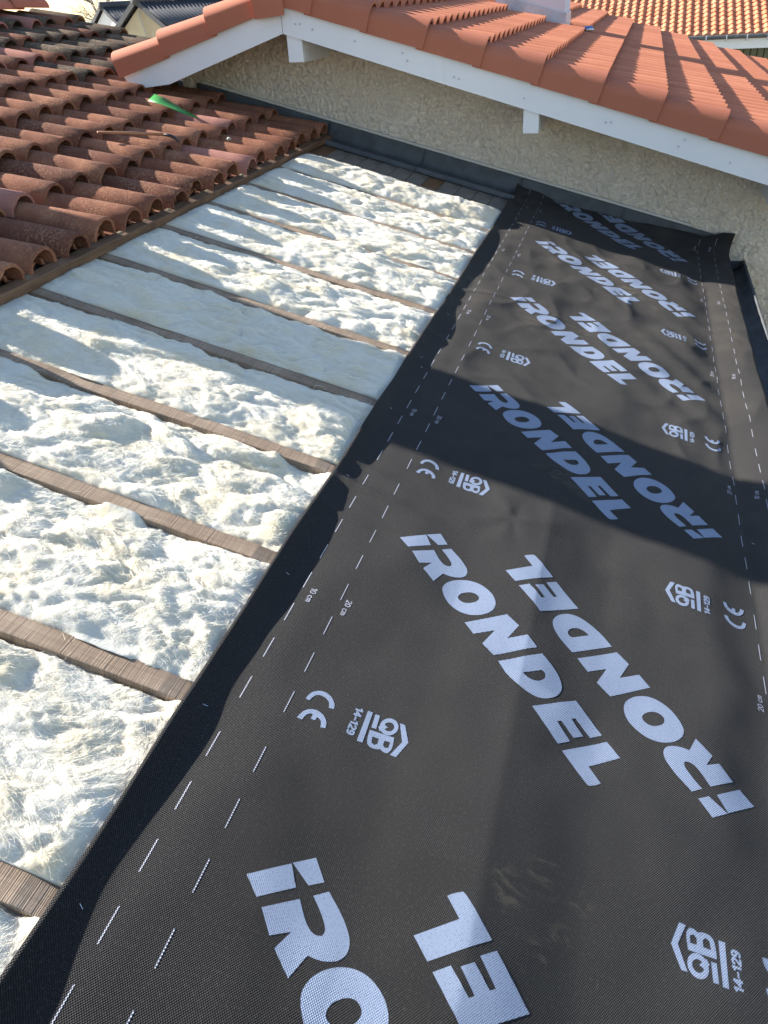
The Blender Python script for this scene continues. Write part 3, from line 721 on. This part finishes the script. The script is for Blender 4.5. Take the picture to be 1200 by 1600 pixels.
bead = [(gr+.008*math.cos(a)+.004, .008*math.sin(a)) for a in np.linspace(math.pi*1.0, -math.pi*.75, 9)]
pf = np.array(yz + bead)
gorg = F(0, gc_v, gc_h)
ulist = [-.9, 1.1, 3.1, 5.40]
for a, b in zip(ulist, ulist[1:]):
    uu = np.linspace(a, b+.02, 20)
    PU, PA = np.meshgrid(uu, pf[:, 0], indexing='ij'); _, PZ = np.meshgrid(uu, pf[:, 1], indexing='ij')
    PP = np.stack([PU, gorg.y-PA, gorg.z+PZ-.0015*(PU-a)/(b-a)], -1)
    o = link('trough', grid_mesh('trough', PP), M_zinc, smooth=True); child_keep(o, gt)
    md = o.modifiers.new('thickness', 'SOLIDIFY'); md.thickness = .0015
for u in np.arange(.2, 5.4, .46):
    ring = [Vector((u, gorg.y-(gr+.003)*math.cos(a), gorg.z+(gr+.003)*math.sin(a))) for a in np.linspace(math.pi, 2*math.pi, 13)] + [Vector((u, gorg.y-gr-.012, gorg.z+.010))]
    me = tube('gutter_bracket', ring, .005, 6); o = link('gutter_bracket', me, M_zinc); child_keep(o, gt)
me = prism('end_cap', [(5.42, gorg.y-math.cos(a)*gr, gorg.z+math.sin(a)*gr) for a in th], (.003, 0, 0)); child_keep(link('end_cap', me, M_zinc), gt)

# ================================================================ GABLE HOUSE
XF, XW = 4.95, 5.45; YR = 1.42; TB = math.tan(BE)
house = empty('gable_house', (8.5, 0, -3.3)); tag(house, 'rendered house with white fascia and new orange terracotta roof', 'house')
def Zc(Y):                                                      # crest line of the tile courses
    return .841 + (Y+.205)*TB if Y <= YR else .841 + (2*YR-Y+.205)*TB
def Zd(Y, h):                                                   # height h off the roof deck (deck = crest - .08)
    return Zc(Y) + (h-.08)/CB
# roughcast wall, displaced
st = .0068
Ys = np.arange(-2.45, 2.46, st); Zs = np.arange(-1.75, 1.06, st)
YY, ZZ = np.meshgrid(Ys, Zs, indexing='ij')
wx = YY + .03*pn(YY*16, ZZ*16, 81); wz = ZZ + .03*pn(YY*15, ZZ*17, 82)
rel = (1-np.abs(pn(wx*24, wz*30, 83))*2.4); rel2 = 1-np.abs(pn(wx*58, wz*64, 84))*2.2
D = .0085*np.clip(rel, -.6, 1) + .0060*rel2 + .004*pn(YY*6, ZZ*6, 85) + .0015*pn(YY*110, ZZ*110, 86)
roofline = np.where(YY <= YR, Zc(0)+(YY)*TB, Zc(0)+(2*YR-YY)*TB) - .11
lower = np.where(YY > -1.42, np.tan(AL)*YY - .10, -1.76)
PP = np.stack([XW + .020 - D, YY, np.minimum(ZZ, roofline)], -1)
kc = (ZZ < roofline+st) & (ZZ > lower)
me = grid_mesh('wall', PP, keep=(kc[:-1, :-1])); child_keep(link('wall', me, M_stucco, smooth=True), house)
body = [(XW+.045, -2.45, -3.3), (XW+.045, -2.45, Zd(-2.45, -.1)), (XW+.045, YR, Zd(YR, -.1)), (XW+.045, 2.35, Zd(2.35, -.1)), (XW+.045, 2.35, -3.3)]
child_keep(link('house_body', prism('house_body', body, (6.9, 0, 0)), M_stucco), house)
# pale trim line where wall meets flashing
tv = [(-2.42, -1.2), (-1.2, .05), (.05, 1.22)]
for a, b in tv:
    o = link('wall_trim', bevel_box('wall_trim', (.016, b-a-.003, .016), bev=.003), M_trim); o.matrix_world = frame(XW-.010, (a+b)/2, .122); child_keep(o, house)
# fascia boards
def yz_prism(name, pts, x0, x1, mat, parent=house):
    return child_keep(link(name, prism(name, [(x0, y, z) for y, z in pts], (x1-x0, 0, 0)), mat), parent)
hb, ht = -.197, -.045
yz_prism('fascia', [(YR-.002, Zd(YR, hb)), (YR-.002, Zd(YR, ht)), (.40, Zd(.40, ht)), (.40, Zd(.40, hb))], XF, XF+.024, M_white)
yz_prism('fascia', [(.397, Zd(.397, hb)), (.397, Zd(.397, ht)), (-3.25, Zd(-3.25, ht)), (-3.25, Zd(-3.25, hb))], XF, XF+.024, M_white)
yz_prism('fascia', [(YR+.002, Zd(YR, hb)), (2.280, Zd(2.280, hb)), (2.56, Zd(2.56, hb)+.06), (2.62, Zd(2.62, ht)), (YR+.002, Zd(YR, ht))], XF, XF+.024, M_white)
yz_prism('fascia_joint', [(YR-.014, Zd(YR-.014, hb)), (YR-.014, Zd(YR, ht)), (YR-.062, Zd(YR-.062, ht)), (YR-.062, Zd(YR-.062, hb))], XF-.003, XF-.0002, M_white)
yz_prism('fascia_joint', [(.455, Zd(.455, hb)), (.455, Zd(.455, ht)), (.395, Zd(.395, ht)), (.395, Zd(.395, hb))], XF-.003, XF-.0002, M_white)
scr = tube('screw_cap', [(0, 0, 0), (-.004, 0, 0)], .006, 8)
for yy in (1.30, 1.22, .95, .62, .30, -.10, -.62, -1.05, -1.32):
    for k in range(1 if rng.random() < .4 else 2):
        o = link('screw_cap', scr, M_lead); o.location = (XF-.0005, yy+k*.03, Zd(yy, hb+.03+rng.random()*.09)); child_keep(o, house)
# purlin ends under the overhang
for y0, y1 in ((1.405, 1.305), (-.097, -.193), (-1.60, -1.70)):
    zt = Zd(y1, hb)+.03; zb = Zd((y0+y1)/2, hb) - (.140 if y0 > 0 else .125)
    me = bevel_box('bracket', (XW-XF-.004+.02, y0-y1, zt+.06-zb), bev=.004)
    o = link('bracket', me, M_white); o.location = ((XF+.027+XW+.02)/2, (y0+y1)/2, (zt+.06+zb)/2); child_keep(o, house)
# soffit boards
nbd = 5; bw = (XW-XF-.02)/nbd
for side in (0, 1):
    for k in range(nbd):
        x0 = XF+.026+k*bw; x1 = x0+bw-.004
        y0, y1 = (YR, -3.2) if side == 0 else (YR, 2.62)
        pts = [(x0, y0, Zd(y0, -.075)), (x1, y0, Zd(y0, -.075)), (x1, y1, Zd(y1, -.075)), (x0, y1, Zd(y1, -.075))]
        child_keep(link('soffit_board', prism('soffit_board', pts, (0, 0, .018)), M_soffit), house)
# roof deck
for y0, y1 in ((YR, -3.3), (YR, 2.66)):
    pts = [(XF+.03, y0, Zd(y0, -.045)), (12.55, y0, Zd(y0, -.045)), (12.55, y1, Zd(y1, -.045)), (XF+.03, y1, Zd(y1, -.045))]
    child_keep(link('roof_deck', prism('roof_deck', pts, (0, 0, .035)), M_dark), house)
# field tiles: one roll and one pan per tile, sawtooth courses
def gframe(X, Y, left=False):
    z = Zd(Y, 0)
    if not left: return Matrix(((1, 0, 0, X), (0, CB, -SB, Y), (0, SB, CB, z), (0, 0, 0, 1)))
    return Matrix(((-1, 0, 0, X), (0, -CB, SB, Y), (0, SB, CB, z), (0, 0, 0, 1)))
EX2 = .364; EXY = EX2*CB; WP = .2005
def roll_tile(name):
    xs = []; n = 8
    for k in range(n+1):
        f = math.pi*k/n; xs.append((-.066*math.cos(f), .078*math.sin(f)))
    xs = [(-.1002, -.002), (-.078, -.008)] + xs + [(.078, -.008), (.1002, -.002)]
    V = []; Fc = []; L = .415; th = .013; m = len(xs)
    for layer in (0, 1):
        for (y, dz, nar) in ((0.0, .036, 1.0), (L, -.004, .90)):
            for (x, z) in xs:
                V.append((x*(nar if abs(x) < .07 else 1)*(1 if not layer else .98), y, z*(1 if nar == 1 else .92)+dz-(th if layer else 0)*(1 if z > .01 else .8)))
    for k in range(m-1):
        Fc.append((k, k+1, m+k+1, m+k)); Fc.append((2*m+k, 3*m+k, 3*m+k+1, 2*m+k+1)); Fc.append((k, 2*m+k, 2*m+k+1, k+1))
    me = mesh(name, V, Fc); bm = bmesh.new(); bm.from_mesh(me); bmesh.ops.recalc_face_normals(bm, faces=bm.faces[:]); bm.to_mesh(me); bm.free()
    me.polygons.foreach_set('use_smooth', [True]*len(me.polygons)); me.set_sharp_from_angle(angle=R_(50)); me.materials.append(M_new); return me
rt = roll_tile('roof_tile')
Y0C = .853                                                      # low end of course 0
rest = bmesh.new(); cnt = 0
CH = (8.10, 8.62, -.03, .58)                                    # chimney footprint
for j in range(-1, 12):
    Y = Y0C - j*EXY
    for i in range(37):
        X = 5.185 + i*WP
        if CH[0]-.06 < X < CH[1]+.06 and CH[2]-.02 < Y+.15 < CH[3]+.10: continue
        M_ = gframe(X, Y) @ Matrix.Translation((0, rng.uniform(-.002, .002), rng.uniform(-.001, .001)))
        if 0 <= j <= 7 and cnt < 300:
            o = link('roof_tile', rt); o.matrix_world = M_; child_keep(o, house); cnt += 1
        else:
            b0 = len(rest.verts); rest.from_mesh(rt); rest.verts.ensure_lookup_table()
            for q in rest.verts[b0:]: q.co = M_ @ q.co
for j in range(4):                                              # left slope
    for i in range(37):
        M_ = gframe(5.185+i*WP, 2.625-j*EXY, True); b0 = len(rest.verts); rest.from_mesh(rt); rest.verts.ensure_lookup_table()
        for q in rest.verts[b0:]: q.co = M_ @ q.co
me = bpy.data.meshes.new('roof_tiles'); rest.to_mesh(me); rest.free(); me.materials.append(M_new)
tag(child_keep(link('roof_tiles', me, M_new, smooth=True), house), kind='stuff')
# verge tiles: flap in front, rounded shoulder, sawtooth
def verge_mesh(name, mirror=False, L=.41):
    pr = [(-.070, -.060), (-.0715, .018), (-.0720, .024), (-.070, .034), (-.058, .056), (-.036, .074), (-.010, .082), (.018, .080), (.045, .066), (.068, .044), (.085, .020), (.088, .004)]
    inner = [(x+.012 if x < 0 else x-.010, z-.012) for x, z in pr]; inner[0] = (-.058, -.060)
    V = []; Fc = []; m = len(pr)
    ys = [(-.0, .028, 1.0), (.02, .0265, 1.0), (L, -.002, .93)]
    for layer, pp in ((0, pr), (1, inner)):
        for (y, dz, s) in ys:
            for (x, z) in pp: f_ = min(max((z+.06)/.11, .30), 1.0); V.append(((-x if mirror else x)*(s if x > -.05 else 1) + (-1 if not mirror else 1)*(.012 if y < .1 and x < 0 else 0), y, (z*s if z > 0.02 else z)+dz*f_))
    nr = len(ys)
    for layer in (0, 1):
        for j in range(nr-1):
            for k in range(m-1):
                a = (layer*nr+j)*m+k; Fc.append((a, a+1, a+m+1, a+m))
    for j in (0, nr-1):
        for k in range(m-1): a = j*m+k; b = (nr+j)*m+k; Fc.append((a, b, b+1, a+1))
    for k in (0, m-1):
        for j in range(nr-1): a = j*m+k; b = (nr+j)*m+k; Fc.append((a, a+m, b+m, b))
    me = mesh(name, V, Fc); bm = bmesh.new(); bm.from_mesh(me); bmesh.ops.recalc_face_normals(bm, faces=bm.faces[:]); bm.to_mesh(me); bm.free()
    me.polygons.foreach_set('use_smooth', [True]*len(me.polygons)); me.set_sharp_from_angle(angle=R_(45)); me.materials.append(M_verge); return me
vm = verge_mesh('verge_tile'); vml = verge_mesh('verge_tile', True)
for j in range(-1, 12):
    o = link('verge_tile', vm); o.matrix_world = gframe(5.000, Y0C-j*EXY+rng.uniform(-.003, .003)); child_keep(o, house)
for j, Yl in enumerate((2.645, 2.275, 1.915, 1.575)):
    o = link('verge_tile', vml); o.matrix_world = gframe(5.000, Yl, True); child_keep(o, house)
# ridge: end plate and caps
zr = Zc(YR)
yz_prism('ridge_end_tile', [(YR+.150, zr-.205), (YR-.035, zr-.190), (YR-.050, zr+.06), (YR+.020, zr+.11), (YR+.195, zr+.04)], XF-.052, XF-.030, M_verge)
rc = barrel_mesh('ridge_tile', 9, L=.44, r0=.125, r1=.11, hg0=.085, hg1=.075, th=.014, seg=10); rc.materials.append(M_verge)
for i in range(17):
    o = link('ridge_tile', rc); o.matrix_world = Matrix.Translation((XF-.03+i*.45, YR, zr-.005)) @ Matrix.Rotation(-math.pi/2, 4, 'Z'); child_keep(o, house)
# chimney on this roof
x0, x1, y0, y1 = CH
zb = Zd(y0, 0)
chz = zb+1.6
me = bevel_box('chimney', (x1-x0, y1-y0, chz-(zb-.2)), bev=.006); ch = link('chimney', me, M_chim); ch.location = ((x0+x1)/2, (y0+y1)/2, (chz+zb-.2)/2); child_keep(ch, house)
# lead skirt: stepped flashing on the front face, dark strip beneath, corner piece
def sub(o, par):
    o.parent = par; o.matrix_parent_inverse = Matrix.Translation(-par.location); return o
pts = [(y1+.02, Zd(y1, .05)), (y1+.02, Zd(y1, .16)), (y0-.02, Zd(y0, .16)), (y0-.02, Zd(y0, .05))]
sub(link('flashing_band', prism('flashing_band', [(x0-.012, a, b) for a, b in pts], (.008, 0, 0)), M_lead), ch)
pts = [(y1+.02, Zd(y1, -.01)), (y1+.02, Zd(y1, .048)), (y0-.02, Zd(y0, .048)), (y0-.02, Zd(y0, -.01))]
sub(link('flashing_foot', prism('flashing_foot', [(x0-.020, a, b) for a, b in pts], (.014, 0, 0)), M_zinc), ch)
pts = [(x0-.014, Zd(y0, -.02)), (x0-.014, Zd(y0, .17)), (x1+.014, Zd(y0, .17)), (x1+.014, Zd(y0, -.02))]
sub(link('flashing_side', prism('flashing_side', [(a, y0-.012, b) for a, b in pts], (0, .008, 0)), M_lead), ch)

# ================================================================ SMALL THINGS ON THE TILES
def ribbon(name, ctr, wid, mat, th=.0025):
    """bent strip with thickness from centre points and half-width vectors."""
    V = []; Fc = []
    for c, w_ in zip(ctr, wid):
        n = Vector((0, -SA, CA))*th
        V += [c-w_, c+w_, c+w_-n, c-w_-n]
    for i in range(len(ctr)-1):
        for k in range(4): a = i*4+k; b = i*4+(k+1) % 4; Fc.append((a, b, b+4, a+4))
    Fc += [(0, 3, 2, 1), (len(V)-4, len(V)-3, len(V)-2, len(V)-1)]
    m = mesh(name, V, Fc); bm = bmesh.new(); bm.from_mesh(m); bmesh.ops.recalc_face_normals(bm, faces=bm.faces[:]); bm.to_mesh(m); bm.free(); return m
ctr = [F(4.585, -2.33, .135), F(4.55, -2.24, .142), F(4.525, -2.15, .138), F(4.50, -2.06, .130), F(4.505, -1.965, .118)]
wid = [Vector((.062, .01, .012)), Vector((.045, 0, .010)), Vector((.034, 0, .006)), Vector((.026, 0, .004)), Vector((.010, 0, 0))]
tag(link('plastic_strip', ribbon('plastic_strip', ctr, wid, M_green), M_green, smooth=True), 'bright green curled plastic strip lying across the old tiles', 'plastic strip')
stick = empty('wooden_stick', F(3.75, -1.97, .13)); tag(stick, 'thin brown wooden stick with a black clip lying on the tiles', 'stick')
child_keep(link('rod', tube('rod', [F(3.60, -2.085, .134), F(3.75, -1.975, .137), F(3.90, -1.865, .134)], [.0065, .0075, .0075], 8), M_stick, smooth=True), stick)
child_keep(link('clip', bevel_box('clip', (.016, .030, .030), bev=.003), M_black), stick).matrix_world = frame(3.900, -1.882, .150)
child_keep(link('hook', tube('hook', [F(3.90, -1.865, .134), F(3.912, -1.83, .137), F(3.916, -1.80, .130), F(3.912, -1.775, .116)], [.007, .009, .008, .004], 8), M_black, smooth=True), stick)
bm = bmesh.new(); bmesh.ops.create_icosphere(bm, subdivisions=2, radius=.014)
for q in bm.verts: q.co *= 1+.2*float(pn(q.co.x*90, q.co.y*90+q.co.z*50)); q.co.z *= .7
me = bpy.data.meshes.new('pebble'); bm.to_mesh(me); bm.free()
o = link('pebble', me, M_stone, smooth=True); o.location = F(4.275, -1.643, .112); tag(o, 'small grey pebble resting on an old barrel tile', 'pebble')
scrap = empty('cloth_scrap', (8.42, -.22, Zd(-.22, .09))); tag(scrap, 'small blue and white scrap left on the orange roof tiles', 'scrap')
for nm, dx, dy, s, mt in (('blue_piece', 0, 0, (.16, .11, .03), M_blue), ('white_piece', -.10, -.035, (.09, .08, .02), M_white)):
    bm = bmesh.new(); bmesh.ops.create_icosphere(bm, subdivisions=2, radius=.5)
    for q in bm.verts: q.co = Vector((q.co.x*s[0], q.co.y*s[1], q.co.z*s[2]))*(1+.35*float(pn(q.co.x*3+dx*9, q.co.y*3+q.co.z)))
    me = bpy.data.meshes.new(nm); bm.to_mesh(me); bm.free()
    o = link(nm, me, mt, smooth=True); o.location = (8.42+dx, -.22+dy, Zd(-.22+dy, .092)); child_keep(o, scrap)

# ================================================================ HOUSE BEYOND, RIGHT: salmon tiles, white fascia, slatted wall
far = empty('tiled_house', (34, -6, -3.3)); tag(far, 'far house with salmon tiled roof, white fascia and slatted green wall', 'house')
GX, GZ = 31.0, -.47; BF = R_(19); CF, SF = math.cos(BF), math.sin(BF)
pts = [(GX+.1, 9.0, GZ), (GX+.1, -16, GZ), (GX+.1+11*CF, -16, GZ+11*SF), (GX+.1+11*CF, 9.0, GZ+11*SF)]
child_keep(link('roof_deck', prism('roof_deck', pts, (0, 0, -.12)), M_dark), far)
def s_tile(name, wdt=.262, L=.40):
    n = 8; V = []; Fc = []
    for (y, dz) in ((0, .035), (L, 0.0)):
        for k in range(n+1):
            t = k/n; z = .045*math.sin(math.pi*min(t/.62, 1)) if t < .62 else -.012*math.sin(math.pi*(t-.62)/.38)
            V.append(((t-.5)*wdt, y, z+dz+.01))
    for k in range(n+1):
        V.append(((k/n-.5)*wdt, 0, -.005))
    for k in range(n): Fc += [(k, k+1, n+2+k, n+1+k), (k, 2*n+2+k, 2*n+3+k, k+1)]
    me = mesh(name, V, Fc); bm = bmesh.new(); bm.from_mesh(me); bmesh.ops.recalc_face_normals(bm, faces=bm.faces[:]); bm.to_mesh(me); bm.free()
    me.polygons.foreach_set('use_smooth', [True]*len(me.polygons)); me.set_sharp_from_angle(angle=R_(50)); me.materials.append(M_pale); return me
stl = s_tile('roof_tile'); rest = bmesh.new(); cnt = 0
for r in range(30):
    for c in range(66):
        Yt = 6.5 - c*.262; s = r*.345
        p = Vector((GX+s*CF, Yt, GZ+.03+s*SF))
        # local x = -Y, y = up the slope (+X), z = off
        M_ = Matrix(((0, CF, -SF, p.x), (-1, 0, 0, p.y), (0, SF, CF, p.z), (0, 0, 0, 1))) @ Matrix.Translation((0, rng.uniform(-.012, .012), rng.uniform(-.004, .004)))
        if r <= 11 and 1.9 > Yt > -5.2 and cnt < 300:
            o = link('roof_tile', stl); o.matrix_world = M_; child_keep(o, far); cnt += 1
        else:
            b0 = len(rest.verts); rest.from_mesh(stl); rest.verts.ensure_lookup_table()
            for q in rest.verts[b0:]: q.co = M_ @ q.co
me = bpy.data.meshes.new('roof_tiles'); rest.to_mesh(me); rest.free(); me.materials.append(M_pale)
tag(child_keep(link('roof_tiles', me, M_pale, smooth=True), far), kind='stuff')
child_keep(link('fascia', prism('fascia', [(GX-.02, -1.9, GZ-.05), (GX-.02, -16, GZ-.05), (GX-.02, -16, GZ-.36), (GX-.02, -1.9, GZ-.36)], (.04, 0, 0)), M_white), far)
child_keep(link('gutter', tube('gutter', [(GX-.12, -1.7, GZ-.01), (GX-.12, -16, GZ-.01)], .065, 10), M_zinc), far)
for k in range(16):
    child_keep(link('gutter_bracket', tube('gutter_bracket', [(GX-.20, -2.0-k*.62, GZ+.05), (GX-.18, -2.0-k*.62, GZ-.10), (GX-.03, -2.0-k*.62, GZ-.13)], .018, 5), M_lead), far)
child_keep(link('wall', bevel_box('wall', (.2, 17.5, 2.6), (GX+1.3, -7.0, GZ-1.55), bev=0), M_dark), far)
child_keep(link('post', bevel_box('post', (.14, .14, 2.6), (GX+.6, -2.62, GZ-1.6), bev=.01), M_white), far)
slm = bevel_box('siding_slat', (.05, .185, 2.5), bev=.006)
for k in range(40):
    o = link('siding_slat', slm, M_sid); o.location = (GX+1.16, -3.2-k*.215, GZ-1.55); child_keep(o, far)

# ================================================================ HOUSES BEYOND, LEFT: dark corrugated roofs
def gable(name, label, A, azw, slope, half, depth, wall_mat, drop=4.2, ridge_w=.03):
    root = empty(name, (A.x, A.y, -3.3)); tag(root, label, 'house', 'houses with dark corrugated roofs')
    wv = Vector((math.cos(azw), math.sin(azw), 0)); dv = Vector((-wv.y, wv.x, 0))
    if dv.x < 0: dv = -dv
    k = math.tan(slope); up = Vector((0, 0, 1))
    B = A - wv*half - up*k*half; C_ = A + wv*half - up*k*half
    pl = [A - up*.06, B - up*.06, B - up*drop, C_ - up*drop, C_ - up*.06]
    child_keep(link('gable_wall', prism('gable_wall', pl, dv*depth), wall_mat), root)
    for sgn in (-1, 1):
        E = A + wv*sgn*(half+.35) - up*k*(half+.35)
        sl = (E-A); Ls = sl.length; sl.normalize(); nrm = dv.cross(sl)
        if nrm.z < 0: nrm = -nrm
        ncor = int((depth+.5)/.11*6); X = np.linspace(-.08, depth+.2, ncor); rows = int(Ls/1.05)+1
        for r in range(rows):
            s0 = r*1.05; s1 = min(s0+1.18, Ls)
            if s1-s0 < .15: continue
            S = np.array([s0, s1]); XX, SS = np.meshgrid(X, S, indexing='ij')
            cor = .014*np.sin(XX*2*np.pi/.11) + .030*(1-(SS-s0)/1.18)*-1 + .03
            cor = cor + np.where(SS == s1, .028, 0)
            PP = np.array(A)[None, None] + XX[..., None]*np.array(dv) + SS[..., None]*np.array(sl) + (cor+.03)[..., None]*np.array(nrm)
            o = link('roof_sheet', grid_mesh('roof_sheet', PP), M_slate, smooth=True); child_keep(o, root)
            md = o.modifiers.new('thickness', 'SOLIDIFY'); md.thickness = .008
        pl = [A + dv*-.10 + nrm*.06, E + dv*-.10 + nrm*.06, E + dv*-.10 - nrm*.02, A + dv*-.10 - nrm*.02]
        child_keep(link('verge_board', prism('verge_board', pl, dv*.03), M_slate), root)
    child_keep(link('ridge_cap', tube('ridge_cap', [A - dv*.12 + up*.05, A + dv*(depth+.2) + up*.05], .085, 8), M_slate, smooth=True), root)
    return root, wv, dv
A1 = Vector((14.59, 8.196, 1.33))
h1, wv1, dv1 = gable('corrugated_house', 'stained cream gable house under a dark corrugated roof', A1, R_(258), R_(35), 2.6, 9.0, M_cream)
child_keep(link('downpipe', tube('downpipe', [A1 - dv1*.05 + Vector((0, 0, -.12)), A1 - dv1*.05 + wv1*.06 + Vector((0, 0, -.36)), A1 - dv1*.06 + wv1*.14 + Vector((0, 0, -.62))], .016, 6), M_stone), h1)
child_keep(link('vent', bevel_box('vent', (.03, .10, .34), bev=.01), M_whitew), h1).matrix_world = Matrix.Translation(A1 - wv1*.16 - dv1*.03 + Vector((0, 0, -.86)))
A2 = Vector((21.5, 13.45, 1.33))
gable('white_outbuilding', 'small white gable outbuilding under a dark corrugated roof beyond the cream house', A2, R_(252), R_(37), 2.1, 6.0, M_whitew)

# ================================================================ BARE TREE BEYOND THE OLD ROOF
def bare_tree(base, height, seed, label):
    rg = random.Random(seed); root = empty('bare_tree', base); tag(root, label, 'tree', 'bare trees beyond the tiled roof')
    segs = []
    def grow(p, d, L, r, lev):
        pts = [p]; rr = [r]
        for k in range(4):
            d = (d + Vector((rg.gauss(0, .13), rg.gauss(0, .13), rg.gauss(.03, .07)))).normalized(); p = p + d*L/4; pts.append(p); rr.append(r*(1-.13*(k+1)))
        segs.append((pts, rr, lev))
        if lev < 5:
            for k in range(3 if lev < 4 else 4):
                q = pts[rg.randint(1 if lev else 2, 4)]
                nd = (d*.75 + Vector((rg.gauss(0, .55), rg.gauss(0, .55), rg.gauss(.12, .35)))).normalized()
                grow(q, nd, L*rg.uniform(.55, .80), max(r*.52, .010), lev+1)
    grow(Vector(base), Vector((0, 0, 1)), height*.33, height*.022, 0)
    def join(sel, name):
        bm = bmesh.new()
        for pts, rr, lev in segs:
            if not sel(lev): continue
            m = tube('x', pts, rr, 6 if lev < 2 else 3, closed=False); bm.from_mesh(m); bpy.data.meshes.remove(m)
        me = bpy.data.meshes.new(name); bm.to_mesh(me); bm.free(); return me
    child_keep(link('trunk', join(lambda l: l < 2, 'trunk'), M_bark, smooth=True), root)
    child_keep(link('crown', join(lambda l: l >= 2, 'crown'), M_bark), root)
bare_tree((24.9, 15.3, -3.3), 7.0, 4, 'bare leafless tree with grey twigs behind the white outbuilding')
bare_tree((33.0, 21.0, -3.3), 8.5, 9, 'taller bare leafless tree beyond the old roof ridge')
